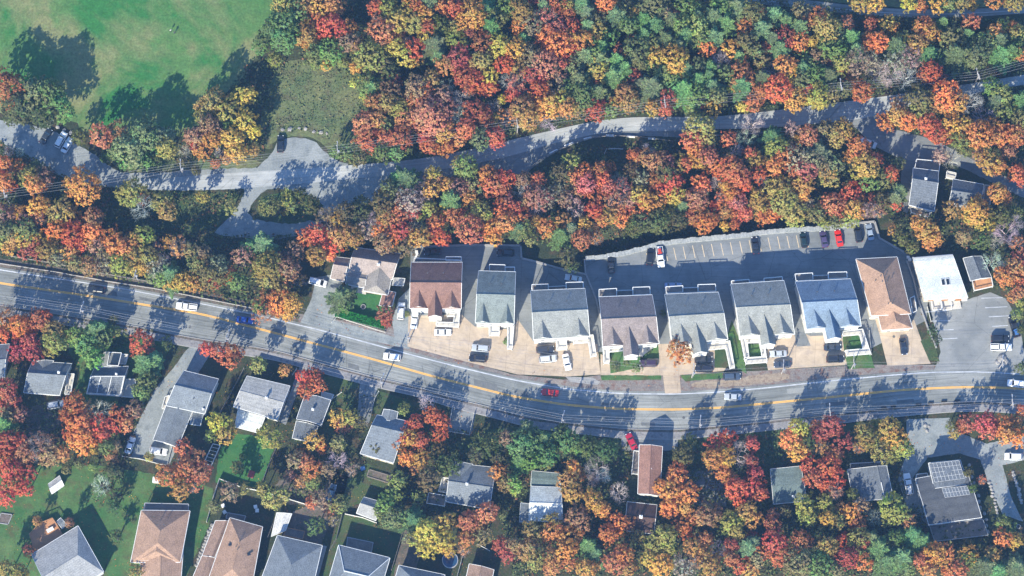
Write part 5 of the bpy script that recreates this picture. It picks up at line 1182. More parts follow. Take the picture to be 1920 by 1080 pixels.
 (960, 270): 'W 8 27 5;R 20 27 5;W 31 31 3;B 38 33 4;B 12 35;B 5 36 5;W 20 40 7;T 26 40 6;B 17 48 5;R 3 49 5;O 7 55 5;M 8 63 5;P 5 64 4;O 25 63 5;O 19 58 4;M 31 60 4;O 29 68 3;A 39 58 5;P 36 70 6;P 44 64 4;T 47 47 6;B 46 52 5;W 40 42 5;O 54 60 5;A 52 72 6;A 62 70 5;R 47 25 5;O 55 22 5;R 66 20 6;R 73 18 4;R 68 28 6;K 55 31 6;O 52 27 4;R 57 37 4;K 72 33 5;B 80 27 5;K 82 35 6;K 47 35 5;R 65 41 6;K 78 43 6;R 61 50 6;R 67 57 5;G 75 54 5;O 83 57 5;A 83 50 5;W 88 44 5;G 45 14 5;L 48 13 3;R 92 9 5;A 99 11 5;K 108 13 6;B 101 7;K 116 14 5;T 97 27 5;Y 95 38 5;R 107 29 6;R 120 29 6;R 114 35 6;O 102 43 6;Y 110 43 5;O 97 50 5;G 111 50 5;Y 122 39 6;G 120 46 4;P 128 48 4;O 130 41 5;G 126 14 5;O 137 5 6;R 130 15 5;O 141 12 6;K 147 10 6;O 153 16 5;R 165 18 8;R 160 22 6;R 170 25 7;R 174 31 5;R 178 8 5;B 168 4 5;G 182 12 5;G 188 14 4;B 188 28 4;R 185 23 5;O 142 30 5;B 153 30 5;K 139 41 7;B 141 38 5;R 152 47 4;O 161 33 5;A 158 41 5;K 168 42 6;O 164 38 5;B 170 45 4;G 184 39 5;G 185 46 6;R 175 53 5;R 168 52 4;R 139 52 7;O 145 60 6;O 151 57 4;R 133 54 5;Y 159 62 3;R 167 60 4;A 160 50 5;O 188 55 5;M 14 72 4;D 38 22 6;D 90 20 5;D 115 22 6;D 100 57 7;D 110 60 7;D 92 63 6;D 125 58 6;D 40 85 5;D 45 91 4;W 12 42 5;T 82 60 3',
 (1440, 270): 'G 6 3;W 17 3 4;O 68 4 7;O 62 9 4;P 38 8 8;Q 33 13 6;T 22 12 7;O 5 18 6;O 11 10 5;R 19 21 5;K 28 20 7;Q 50 16 5;W 42 18 5;O 46 22 5;G 46 27 5;Y 73 17 7;G 68 21 5;G 79 22 4;C 80 12 5;M 98 15 4;R 93 23 5;R 90 19 3;M 88 27 5;M 76 30 5;O 15 31 5;O 25 31 6;O 26 38 5;G 8 33 7;G 12 42 8;G 20 50 7;G 20 57 5;R 3 46 4;O 3 54 5;R 63 37 6;A 61 33 4;R 71 32 4;R 77 42 4;A 68 42 4;A 48 46 7;R 53 53 6;L 37 53 6;M 50 58 5;Y 65 50 6;G 62 57 5;T 75 50 5;K 83 50 5;M 86 43 5;P 98 36 5;P 95 41 4;R 96 46 4;T 30 45 4;B 138 10 6;T 130 9 5;O 165 14 7;O 173 18 5;A 158 9 5;M 147 4 5;R 186 22 6;R 189 28 4;W 180 6 5;O 172 37 6;O 179 41 4;Y 155 51 8;Y 152 59 5;Y 163 60 5;G 163 54 5;G 137 50 5;O 113 60 5;O 119 65 7;O 125 71 5;O 120 76 4;A 93 65 3;B 179 67 8;B 171 72 5;B 185 60 6;W 147 70 5;B 168 88 6;B 175 92 5;A 187 75 5;A 185 95 7;A 190 87 5;O 178 100 6;R 190 103 5;D 160 73 5;D 100 71 5;M 186 52 4;D 176 55 6;G 42 60 4;D 60 47 5;D 108 78 4',
 (0, 540): 'T 3 20 7;O 4 27 5;R 2 35 5;O 15 28 6;O 20 25 4;R 29 25 7;R 34 22 5;R 24 32 4;R 13 34 4;C 15 46 6;C 23 41 6;C 25 50 5;C 12 53 4;G 40 32 6;G 42 41 6;G 47 36 4;G 38 47 4;L 58 37 6;P 71 33 6;P 77 30 4;M 67 41 7;M 78 38 5;L 86 33 4;L 70 52 6;L 64 45 5;R 107 43 8;P 110 57 7;P 116 53 4;M 109 72 6;L 106 79 5;R 155 46 5;A 163 48 5;R 173 47 5;R 172 55 5;R 179 50 4;C 3 76 7;C 9 84 6;R 4 89 5;W 15 95 5;W 5 96 5;P 3 103 5;R 56 87 7;R 51 96 6;A 65 90 5;B 74 93 8;R 88 95 5;O 61 102 8;R 75 104 7;R 86 103 5;A 95 102 5;W 101 92 5;Y 165 101 6;Y 172 105 4;Y 5 17 2;D 85 24 3;D 125 42 4;M 50 93 2',
 (480, 540): 'A 5 17 7;O 18 12 7;A 9 8 5;O 28 12 6;G 20 4 5;O 23 19 5;P 63 8 6;P 68 4 4;M 66 14 4;C 97 19 5;C 98 25 4;R 36 67 5;R 43 66 5;R 37 76 6;R 46 73 5;Y 62 98 5;A 66 105 4;G 71 97 5;M 111 91 4;R 119 102 6;R 132 96 6;R 139 101 5;L 3 14 5;B 128 86 5;G 22 62 4;L 2 58 5;D 79 101 4;M 113 19 2;M 188 40 2',
 (960, 540): 'O 126 48 7;M 78 59 3;M 86 56 2;M 94 60 3;P 11 105 4;M 38 107 4;M 114 19 2;M 102 47 2;M 97 11 1',
 (1440, 540): 'R 189 2 5;A 184 7 4;M 187 20 4;G 190 12 4;M 190 60 4;D 124 33 3;D 126 39 3;Y 23 106 6;C 47 103 7;G 90 106 7;A 36 104 4;G 71 107 5;G 80 103 4;C 150 102 6;C 163 101 7;O 176 104 6;A 185 101 4;M 137 103 3;O 145 105 4;R 190 92 4;D 190 32 3;D 27 15 1',
 (0, 810): 'R 5 9 8;R 15 8 6;R 3 19 7;R 8 29 7;A 17 18 6;R 20 32 6;R 10 40 7;R 4 49 6;R 19 43 5;W 29 10 8;W 38 17 7;A 47 17 5;B 25 17 5;O 61 5 8;O 68 12 5;R 54 2 5;R 78 3 5;M 80 11 5;Q 86 10 4;A 84 19 4;A 138 13 5;A 128 32 7;A 140 26 6;A 151 31 6;A 148 20 5;A 136 43 6;A 145 37 6;B 138 22 5;Y 170 3 5;M 158 3 4;W 172 45 5;G 182 42 4;C 21 89 4;G 5 104 6;G 14 107 6;G 28 67 3;D 87 79 4;D 82 42 4;D 88 48 4;B 76 40 6;D 85 30 5;D 86 56 4;M 60 24 3;M 160 56 4;G 103 104 4;M 70 27 3;D 178 27 4;M 182 19 2;M 50 28 3;G 112 19 3;Y 119 26 2;W 52 68 3',
 (480, 810): 'G 10 4 7;O 44 7 5;O 48 12 4;A 35 17 4;A 38 23 5;O 43 28 5;G 38 33 4;L 43 39 4;M 47 36 3;A 33 37 4;M 62 9 5;B 60 21 6;W 54 28 5;G 6 43 5;G 12 51 6;G 20 47 5;W 50 51 5;A 56 59 4;W 57 66 4;A 42 53 4;L 62 55 5;L 106 37 5;L 103 47 5;L 97 55 5;L 93 61 4;M 104 65 6;M 113 64 5;Q 99 68 4;P 117 66 6;G 122 50 4;R 112 4 6;Y 116 5 5;R 124 8 6;O 113 20 5;O 123 20 5;R 106 11 4;A 119 26 4;R 138 1 5;Y 128 74 7;Y 142 68 6;Y 138 82 7;Y 128 89 5;Y 144 88 5;G 121 81 5;A 160 67 6;A 173 61 6;A 168 70 5;R 158 80 6;M 171 78 5;A 156 88 4;C 184 85 6;C 189 92 5;O 182 31 5;G 187 39 5;D 145 25 6;D 130 35 7;W 188 5 5;D 172 10 7;D 165 18 5;D 182 18 5;M 185 62 3;D 45 70 5;Q 115 80 4;D 90 12 4;W 72 28 4;D 137 12 4;W 30 22 5;W 26 33 4',
 (960, 810): 'M 7 10 8;M 18 8 7;M 26 18 7;L 15 21 6;P 6 23 5;P 24 6 5;L 26 24 4;M 42 8 7;M 48 12 5;D 56 12 7;M 37 2 5;D 70 15 7;D 62 21 5;L 1 38 5;G 3 43 4;O 46 28 5;O 50 33 4;A 42 36 6;A 45 46 6;B 64 27 8;B 68 33 5;B 60 36 5;B 80 45 6;O 62 52 6;O 68 59 5;G 60 47 4;K 50 66 7;K 42 68 4;O 79 68 5;O 72 77 6;O 80 74 4;A 88 70 4;O 29 76 6;G 30 68 5;G 15 75 6;O 43 80 7;O 40 89 6;O 42 98 5;P 57 86 5;P 62 92 5;M 68 89 4;G 12 88 7;G 18 96 6;A 30 95 6;A 30 103 5;O 56 103 6;A 62 99 4;O 124 31 6;R 120 34 4;O 112 41 5;O 120 47 7;O 132 46 6;O 118 57 6;O 129 57 5;A 140 64 5;R 128 70 6;R 131 76 4;W 148 62 7;G 115 79 7;G 118 88 5;G 105 85 5;Y 103 95 5;Y 111 100 7;O 84 92 6;A 77 98 7;A 88 102 5;T 130 100 7;O 138 87 6;A 145 81 5;B 155 88 6;A 148 100 7;K 139 95 5;G 165 68 7;G 175 60 6;O 181 66 5;G 168 76 5;D 160 73 4;C 165 85 5;P 176 88 6;P 181 83 4;R 171 100 6;A 164 95 5;O 178 103 5;R 188 90 5;C 180 79 4;W 184 96 5;R 153 8 6;R 162 5 5;C 180 9 5;O 150 20 6;O 160 19 6;O 158 31 5;B 170 17 8;C 179 22 5;O 164 34 4;C 182 31 5;R 167 42 7;R 177 42 6;R 186 47 5;R 170 51 5;R 186 40 4;D 128 18 6;M 133 6 4;Y 161 63 2;W 1 85 5;D 72 85 4;G 95 78 4',
 (1440, 810): 'O 18 5 7;O 22 14 6;C 40 2 6;C 56 8 6;A 50 17 5;A 41 12 5;R 31 25 6;R 45 27 7;R 35 35 7;R 50 35 6;R 42 39 5;W 50 45 5;G 73 5 6;G 84 12 7;Y 95 6 7;G 101 12 6;G 80 2 5;G 92 17 4;A 68 11 4;G 27 55 6;G 34 59 4;G 42 53 5;G 30 65 5;O 54 58 4;G 52 68 5;O 62 60 5;R 67 68 5;G 48 60 4;W 70 55 5;O 45 65 5;G 92 55 7;G 97 62 6;G 90 67 4;B 81 64 5;A 105 68 5;C 3 69 5;A 4 62 4;R 5 83 8;R 8 93 7;R 25 83 7;M 24 98 8;M 38 100 8;M 19 105 5;G 44 86 6;M 38 77 4;R 56 81 5;G 67 80 6;C 60 95 7;C 52 94 4;A 65 73 4;O 71 98 5;P 82 88 7;P 88 98 7;P 78 80 4;P 100 95 7;M 106 102 5;P 108 78 6;P 115 82 5;D 96 79 5;M 92 81 4;A 118 90 4;O 125 92 7;R 121 96 4;O 133 91 5;A 135 98 5;R 142 104 7;R 134 105 4;O 150 92 5;G 168 92 5;M 176 68 5;O 175 80 5;M 181 74 4;O 185 82 5;P 162 102 7;P 172 105 5;P 186 102 7;D 150 86 4;M 148 96 5;A 114 97 5;O 120 105 5;A 160 36 3;G 140 1 4;M 50 103 6;K 165 0 5;O 178 3 5;O 188 5 5;D 150 30 3;D 92 20 4;D 63 47 4;D 12 60 4;C 70 84 5;D 153 42 3',
}
# tile entries turned into letter, place and crown radius
TREES = []
for (tx, ty), s in TILES.items():
    for e in s.split(';'):
        q = e.split(); r = float(q[3]) if len(q) > 3 else 6.0
        X_, Y_ = tx + float(q[1]) * 2.5, ty + float(q[2]) * 2.5
        TREES.append([q[0], X_, Y_, r * 2.5 * SPX * (1.08 if X_ < 530 and Y_ < 330 else 1.28 if q[0] == 'R' or q[0] == 'C' else 1.40)])
REG = [('the top left field edge', lambda x, y: x < 560 and y < 330), ('the meadow edge', lambda x, y: x < 690 and y < 330), ('the big top wood', lambda x, y: y < yat(GN, x) and x < 1990 and not (x > 1640 and y > 180)),
       ('the island wood between the roads', lambda x, y: x > 1640 and y < 330), ('the far left wood', lambda x, y: x < 470 and y < 600 and y < yat(WHITE, x)), ('the wood beside the bungalow', lambda x, y: x < 760 and y < 640),
       ('the middle wood', lambda x, y: y < 520 and x < 1700), ('the gardens by the slate houses', lambda x, y: y < 700 and x > 1650), ('the apartment forecourts', lambda x, y: x > 700 and y < yat(WHITE, x)),
       ('the lower left gardens', lambda x, y: x < 520), ('the lower middle gardens', lambda x, y: x < 960), ('the lower wood', lambda x, y: x < 1440), ('the lower right wood', lambda x, y: True)]
SIZEW = ['slim', 'small', 'medium', 'large']
info = []
for L, px, py, r in TREES:
    kind, words, colr = KINDS[L]
    ci = min(range(4), key=lambda i: abs(CLS[i] - r)); wv = random.random()
    reg = next(n for n, f in REG if f(px, py))
    info.append(dict(L=L, px=px, py=py, r=r, kind=kind, word=words[0] if wv < .5 else words[1], warm=wv, ci=ci, reg=reg, shrub=r <= 1.42))
pos = np.array([[i['px'], i['py']] for i in info])
def nm(i): return {'bare': 'bare tree'}.get(i['kind'], 'bush' if i['shrub'] else i['kind'])
def ph(i): return (i['word'] + ' ' + nm(i)) if i['kind'] != 'bare' else i['word'] + ' bare tree'
DIRS = (('left of', 1, 0), ('right of', -1, 0), ('above', 0, 1), ('below', 0, -1))
used = set()
for k, t in enumerate(info):
    d = pos - pos[k]; dist = np.hypot(d[:, 0], d[:, 1]); dist[k] = 1e9
    near = {}
    for nmz, dx, dy in DIRS:       # "left of X" means X lies to its right
        sc_ = np.where((d[:, 0] * dx + d[:, 1] * dy) > .72 * dist, dist, 1e9); order = np.argsort(sc_)[:2]
        near[nmz] = [info[j] for j in order if sc_[j] < 130]
    head = SIZEW[t['ci']] + ' ' + ph(t)
    opts = []
    ks = [n for n in near if near[n]]
    for a in ks:
        for b in ks:
            if a < b: opts.append('%s %s %s and %s %s, %s' % (head, a, ph(near[a][0]), b, ph(near[b][0]), t['reg'].replace('the ', '', 1)))
    for a in ks: opts.append('%s %s %s in %s' % (head, a, ph(near[a][0]), t['reg']))
    for a in ks:
        for b in ks:
            for c in ks:
                if a < b < c: opts.append('%s %s %s, %s %s, %s %s' % (head, a, ph(near[a][0]), b, ph(near[b][0]), c, ph(near[c][0])))
    xs_, ys_ = int(t['px'] / 19.2), int(t['py'] / 10.8)
    opts.append('%s in %s, %d%% across and %d%% down the photo' % (head, t['reg'], xs_, ys_))
    lab = next((o for o in opts if o not in used and len(o.split()) <= 16), opts[-1]); used.add(lab); t['label'] = lab
def newobj(name, me, parent, colr):
    o = bpy.data.objects.new(name, me); COL.objects.link(o); o.parent = parent; o.color = colr; return o
for k, t in enumerate(info):                    # neighbours of a wood turn colour together: lean each towards those around it
    d = np.hypot(*(pos - pos[k]).T); nb = [info[j] for j in np.argsort(d)[1:7] if d[j] < 75 and info[j]['kind'] != 'bare']
    c0 = np.array(KINDS[t['L']][2]); t['col'] = tuple(c0 if not nb or t['kind'] in ('bare', 'pine') else c0 * .8 + .2 * np.mean([KINDS[i['L']][2] for i in nb], 0))
GRPT = {'maple': 'red maples in autumn colour', 'oak': 'orange trees', 'broadleaf': 'rust and brown trees', 'birch': 'yellow and gold trees', 'ash': 'leafy green trees', 'pine': 'evergreens', 'bare': 'leafless trees'}
for t in info:
    c0 = t['col']; ci = t['ci']; s = t['r'] / CLS[ci]
    m_ = sum(c0) / 3; c0 = tuple(max(.02, m_ + (x - m_) * 0.97) for x in c0); b = random.uniform(.82, 1.2); wm = (t['warm'] - .5) * .35
    colr = (min(1, c0[0] * b * (1 + wm * .6)), c0[1] * b * (1 - wm), c0[2] * b * random.uniform(.85, 1.15), 1)
    H = HT[ci]
    sh = t['shrub']
    zs = random.uniform(.9, 1.12) * (1.14 if t['py'] > 790 and t['px'] > 940 else 1.08 if t['py'] > 560 else 1.1) if not sh else .3
    zc = ((H * .62 if t['kind'] != 'pine' else 5.6) * zs) if not sh else .6
    p = P(t['px'], t['py'], zc); gz = ground_z(p.x, p.y)
    if gz < -.3: p = P(t['px'], t['py'], zc + gz)
    name, cat = NAMES[t['kind']]
    if sh: name, cat = 'garden_shrub', 'shrub'
    root = empty(name, (p.x, p.y, gz), t['label'], cat, GRPT[t['kind']] if not sh else 'garden shrubs')
    root.rotation_euler = (0, 0, random.uniform(0, 6.283)); root.scale = (s, s, zs)
    if t['kind'] == 'pine':
        o = newobj('crown', random.choice(PINE[ci]), root, colr); o.location.z = 2.6
        newobj('trunk', STEM, root, colr)
    elif t['kind'] == 'bare':
        newobj('trunk', TRUNK[ci][0], root, colr); newobj('branches', random.choice(BARE[ci]), root, colr)
        if t['L'] == 'T':
            o = newobj('crown', random.choice(THIN[ci]), root, colr); o.location.z = H - CLS[ci] * .95
    else:
        th = (t['L'] in 'WAK' and random.random() < .22)
        o = newobj('crown', random.choice((THIN if th else CROWN)[ci]), root, colr); o.location.z = (H - CLS[ci] * .98) if not sh else CLS[ci] * .7
        if th: newobj('branches', random.choice(BARE[ci]), root, (.40, .34, .33, 1))
        if not sh: newobj('trunk', random.choice(TRUNK[ci]), root, colr)

# low growth on the woodland floor: leaf clumps nobody could count
WOODS = [[(560, 0), (1500, 0), (1640, 30), (1920, 36), (1920, 140), (1640, 180), (1340, 216), (1180, 216), (1040, 240), (880, 278), (700, 300), (660, 270), (700, 160), (560, 110)],
         [(1660, 205), (1800, 190), (1920, 160), (1920, 345), (1800, 280), (1700, 245), (1655, 230)],
         [(900, 330), (1000, 330), (1080, 275), (1300, 262), (1590, 240), (1680, 310), (1690, 400), (1600, 415), (1400, 436), (1100, 480), (980, 455), (780, 456), (700, 470), (560, 500), (560, 600), (300, 540), (0, 486), (0, 380), (200, 380), (400, 440), (600, 440), (700, 400), (800, 330)],
         [(0, 262), (140, 340), (240, 356), (200, 400), (0, 380)], [(470, 110), (540, 110), (500, 250), (490, 300), (300, 310), (200, 300), (180, 260), (380, 240)], [(190, 362), (450, 360), (400, 430), (200, 400)],
         [(482, 388), (540, 358), (610, 388), (540, 420)], [(1660, 400), (1920, 400), (1920, 560), (1860, 540), (1840, 470), (1700, 470)], [(0, 590), (300, 620), (200, 660), (0, 650)], [(0, 700), (60, 750), (260, 760), (250, 870), (0, 880)],
         [(540, 850), (680, 870), (600, 940), (540, 930)], [(800, 800), (1180, 830), (1180, 1080), (960, 1080), (940, 960), (700, 990), (760, 850)], [(1180, 940), (1260, 840), (1560, 800), (1680, 800), (1700, 940), (1860, 1000), (1920, 1000), (1920, 1080), (1180, 1080)]]
def inside(poly, X, Y):
    r = np.zeros(len(X), bool)
    for i in range(len(poly)):
        x0, y0 = poly[i - 1]; x1, y1 = poly[i]
        if y0 == y1: continue
        c = (Y < y0) != (Y < y1); r ^= c & (X < (x1 - x0) * (Y - y0) / (y1 - y0) + x0)
    return r
def scatter(name, polys, dens_, cols, size, h, kind='stuff', mat=None):
    C, K = [], []
    for poly in polys:
        xs = [p[0] for p in poly]; ys = [p[1] for p in poly]; area = (max(xs) - min(xs)) * (max(ys) - min(ys)); n = int(area * SPX * SPX * dens_)
        X, Y = RNG.uniform(min(xs), max(xs), n), RNG.uniform(min(ys), max(ys), n); ok = inside(poly, X, Y); X, Y = X[ok], Y[ok]
        nz = np.sin(X * .11 + 2 * np.sin(Y * .07)) * np.sin(Y * .13 + 1.7 * np.sin(X * .05)); ok = RNG.uniform(-1.1, 1, len(X)) < nz + .25; C.append(np.stack([X[ok], Y[ok]], 1))
    C = np.concatenate(C); n = len(C)
    W_ = np.array([tuple(P(x, y, 0)) for x, y in C]); W_[:, 2] = [ground_z(a, b) for a, b in W_[:, :2]]
    W_[:, 2] += RNG.uniform(.05, 1, n) ** 2 * h
    up = np.tile([0, 0, 1.0], (n, 1)); u, v = frames(n, up, .6, RNG); s = size * RNG.uniform(.5, 1.4, (n, 1))
    me = quads_mesh(name, W_, u * s, v * s, [mat])
    at = me.color_attributes.new('tone', 'FLOAT_COLOR', 'CORNER')
    pat = (np.sin(C[:, 0] * .045 + 3 * np.sin(C[:, 1] * .03)) * .5 + .5) * len(cols) * .999
    ci = np.clip((pat + RNG.normal(0, .9, n)), 0, len(cols) - 1).astype(int)
    cc = np.concatenate([np.array(cols)[ci] * RNG.uniform(.7, 1.3, (n, 1)), np.ones((n, 1))], 1)
    at.data.foreach_set('color', np.repeat(cc, 4, axis=0).astype(np.float32).ravel())
    o = bpy.data.objects.new(name, me); COL.objects.link(o); tag(o, kind=kind); return o
def attr_mat(name):
    m, t, b = newmat(name, .85, .1); a = node(t, 'ShaderNodeAttribute', attribute_name='tone'); t.links.new(a.outputs['Color'], b.inputs['Base Color']); return m
M['undergrowth'] = attr_mat('undergrowth')
scatter('undergrowth', WOODS, 7.0, [(.07, .10, .04), (.12, .12, .05), (.17, .09, .05), (.06, .08, .035), (.14, .13, .06), (.09, .12, .05)], .24, 1.5, mat=M['undergrowth'])
scatter('meadow_grass', [[(520, 120), (600, 108), (660, 120), (695, 160), (685, 210), (668, 250), (640, 280), (590, 252), (520, 250), (490, 290), (488, 240), (505, 180)], [(640, 268), (840, 274), (800, 294), (700, 300), (650, 302)], [(190, 364), (330, 366), (450, 362), (400, 430), (230, 430)]], 5.0, [(.10, .14, .06), (.14, .16, .07), (.17, .165, .08), (.09, .12, .05)], .17, .5, mat=M['undergrowth'])
LIT = [[(110, 590), (320, 640), (300, 700), (120, 700)], [(600, 720), (820, 770), (700, 900), (540, 930), (520, 830)], [(760, 800), (1160, 820), (1180, 1000), (760, 1000)], [(1280, 815), (1680, 800), (1680, 1000), (1280, 1000)], [(180, 870), (236, 880), (236, 960), (170, 960)], [(1700, 470), (1740, 600), (1765, 680), (1750, 690)], [(1840, 880), (1870, 990), (1920, 1080), (1850, 1080)]]
scatter('garden_growth', LIT, 2.2, [(.06, .09, .035), (.11, .11, .05), (.16, .10, .05), (.08, .12, .05)], .17, .7, mat=M['undergrowth'])
# fallen leaves on lawns and verges
scatter('fallen_leaves', [[(0, 600), (1100, 790), (1100, 1080), (0, 1080)], [(1100, 800), (1920, 790), (1920, 1080), (1100, 1080)], [(560, 600), (960, 712), (1300, 738), (1300, 690), (900, 690), (600, 570)]], .45, [(.5, .18, .05), (.45, .30, .08), (.35, .10, .05), (.25, .17, .09)], .10, .02, mat=M['undergrowth']).location.z = .12
hedge((630, 586), (723, 611), 2.3, 1.7, 'long clipped green hedge below the bungalow garden')
# ---------------------------------------------------------------- small things
HAZE = 0.0001
M['cloth_dark'] = flat('cloth_dark', (.05, .05, .07), .9); M['cloth_pale'] = flat('cloth_pale', (.6, .6, .6), .9); M['skin'] = flat('skin', (.5, .3, .22), .6); M['hair'] = flat('hair', (.06, .04, .03), .8)
M['rock'] = blotch('rock', (.22, .21, .20), (.36, .345, .33), 1.2, 4, fine=.2); M['water'] = flat('water', (.02, .06, .13), .05, .1, .5, spec=.8); M['red_plastic'] = flat('red_plastic', (.38, .06, .05), .6)
def person(px, py, rz, top, lab):
    p = P(px, py, .9); root = empty('person', (p.x, p.y, 0.02), lab, 'person', 'people walking on the field'); root.rotation_euler = (0, 0, rz)
    J = [((0, 0, .95), .15), ((0, .01, 1.2), .14), ((0, 0, 1.42), .15), ((0, .01, 1.53), .06), ((0, .02, 1.66), .10), ((0, .02, 1.74), .085),
         ((.10, 0, .9), .10), ((.11, .16, .50), .065), ((.11, .20, .08), .045), ((.11, .36, .05), .04), ((-.10, 0, .9), .10), ((-.11, -.10, .50), .065), ((-.11, -.30, .10), .045), ((-.11, -.16, .05), .04),
         ((.20, 0, 1.40), .06), ((.25, -.08, 1.13), .045), ((.24, .06, .90), .035), ((.24, .10, .82), .035), ((-.20, 0, 1.40), .06), ((-.25, .08, 1.13), .045), ((-.24, .22, .92), .035), ((-.24, .27, .85), .035)]
    E = [(0, 1), (1, 2), (2, 3), (3, 4), (4, 5), (0, 6), (6, 7), (7, 8), (8, 9), (0, 10), (10, 11), (11, 12), (12, 13), (2, 14), (14, 15), (15, 16), (16, 17), (2, 18), (18, 19), (19, 20), (20, 21)]
    me = bpy.data.meshes.new('body'); me.from_pydata([j[0] for j in J], E, [])
    o = bpy.data.objects.new('body', me); COL.objects.link(o); o.parent = root
    mo = o.modifiers.new('skin', 'SKIN'); o.modifiers.new('s', 'SUBSURF').levels = 1; o.modifiers['s'].render_levels = 2
    for i, j in enumerate(J): me.skin_vertices[0].data[i].radius = (j[1], j[1]); 
    me.skin_vertices[0].data[0].use_root = True
    dg = bpy.context.evaluated_depsgraph_get(); dg.update(); m2 = bpy.data.meshes.new_from_object(o.evaluated_get(dg)); o.modifiers.clear(); o.data = m2
    m2.materials.clear()
    for m in (M['cloth_dark'], M[top], M['skin'], M['hair']): m2.materials.append(m)
    for f in m2.polygons:
        z = f.center.z; x = abs(f.center.x)
        f.material_index = 3 if (z > 1.70 or (z > 1.58 and f.center.y < 0)) and x < .15 else 2 if z > 1.5 and x < .15 or (x > .2 and z < .92) else 1 if z > .93 else 0
person(320, 57, .5, 'cloth_pale', 'person in a pale top walking on the field, at the left of a pair')
person(327, 61, -.4, 'cloth_dark', 'person in dark clothes walking on the field, at the right of a pair')
def rock(px, py, s, lab, grp):
    g = random.Random(int(px * 7 + py)); bm = bmesh.new(); bmesh.ops.create_icosphere(bm, subdivisions=2, radius=s)
    for v in bm.verts: v.co *= g.uniform(.78, 1.12); v.co.z *= .6; v.co.x *= 1.25
    me = bpy.data.meshes.new('boulder'); bm.to_mesh(me); bm.free(); me.materials.append(M['rock']); p = P(px, py, s * .4)
    o = bpy.data.objects.new('boulder', me); COL.objects.link(o); o.location = (p.x, p.y, s * .3); o.rotation_euler = (0, 0, g.uniform(0, 3)); tag(o, lab, 'boulder', grp)
B1, B2, B3 = 'boulders at the gravel lot edge', 'boulders above the gravel pull-off', 'boulders beside the dark solar house'
for i, (x, y, s) in enumerate(((93, 231, .8), (108, 238, .55), (120, 244, .5), (133, 249, .6), (99, 227, .4))): rock(x, y, s, ['largest pale boulder at the field corner above the dark car', 'pale boulder right of the largest at the field corner', 'pale boulder above the white cars on the gravel lot', 'pale boulder at the right end of the gravel lot row', 'small pale boulder touching the largest at the field corner'][i], B1)
for i, (x, y, s) in enumerate(((530, 243, .5), (543, 242, .65), (561, 240, .4), (573, 241, .5), (588, 247, .45), (602, 248, .55), (613, 250, .35))): rock(x, y, s, 'pale boulder above the gravel pull-off, %s from the left of its row' % ['first', 'second', 'third', 'fourth', 'fifth', 'sixth', 'seventh'][i], B2)
ordn = ['first', 'second', 'third', 'fourth', 'fifth', 'sixth', 'seventh', 'eighth', 'ninth', 'tenth', 'eleventh', 'twelfth', 'thirteenth', 'fourteenth', 'fifteenth', 'sixteenth', 'seventeenth', 'eighteenth']
for i in range(12):
    t = i / 11; rock(1815 + 40 * t + random.uniform(-3, 3), 872 + 125 * t, .42 + .15 * random.random(), 'pale rock beside the right wall of the solar house, %s from the top' % ordn[i], B3)
for i in range(12):
    t = i / 11; rock(1856 + 18 * t + random.uniform(-2, 2), 905 + 70 * t, .36 + .15 * random.random(), 'rock in the line between solar house and gravel drive, %s from the top' % ordn[i], 'rocks left of the gravel drive')
for i in range(12):
    t = i / 11; rock(1900 + 16 * t + random.uniform(-2, 2), 885 + 58 * t, .36 + .18 * random.random(), 'rock along the right side of the gravel drive, %s from the top' % ordn[i], 'rocks right of the gravel drive')
for i in range(14):
    t = i / 13; rock(397 - 28 * t + random.uniform(-1.5, 1.5), 985 + 75 * t, .42 + .15 * random.random(), 'pale stone in the line between the two tan roofed houses, %s from the top' % ordn[i], 'stones edging the lawn')
for i, (x, y, s) in enumerate(((1878, 672, 1.1), (1888, 678, .7), (1870, 680, .6), (1908, 556, 1.3), (1738, 808, .5), (1742, 800, .4), (1735, 797, .5))): rock(x, y, s, ['large boulder in the bed below the white pickup', 'middling boulder right of the large one below the white pickup', 'small boulder left of the large one below the white pickup', 'big pale boulder at the right edge above the striped lot', 'boulder lowest in the trio at the lower gravel drive top', 'boulder at the right of the trio by the lower gravel drive', 'topmost boulder of the trio by the lower gravel drive'][i], 'garden boulders')
def ring_thing(px, py, r, h, name, lab, cat, inner, rim):
    p = P(px, py, h); root = empty(name, (p.x, p.y, 0), lab, cat); mb = MB(); n = 28
    pts = [(math.cos(2 * math.pi * i / n), math.sin(2 * math.pi * i / n)) for i in range(n)]
    for i in range(n):
        a, b = pts[i - 1], pts[i]
        mb.hexa([(p.x + q[0] * R_, p.y + q[1] * R_, 0) for q, R_ in ((a, r), (b, r), (b, r - .18), (a, r - .18))][::-1], [(p.x + q[0] * R_, p.y + q[1] * R_, h) for q, R_ in ((a, r), (b, r), (b, r - .18), (a, r - .18))][::-1])
    mb.build('rim', M[rim], root)
    d = MB(); d.face([(p.x + q[0] * (r - .2), p.y + q[1] * (r - .2), h * .8) for q in pts]); d.build('water' if inner == 'water' else 'mat', M[inner], root)
ring_thing(844, 1050, 2.15, 1.1, 'swimming_pool', 'round above ground pool with pale rim below the golden tree', 'pool', 'water', 'steel')
ring_thing(681, 575, .7, .35, 'fire_ring', 'small pale ring on the vivid lawn of the bungalow', 'fire ring', 'black_plastic', 'kerb')
ring_thing(1910, 987, .6, .4, 'planter', 'round pale planter in the lower right corner yard', 'planter', 'black_plastic', 'kerb')
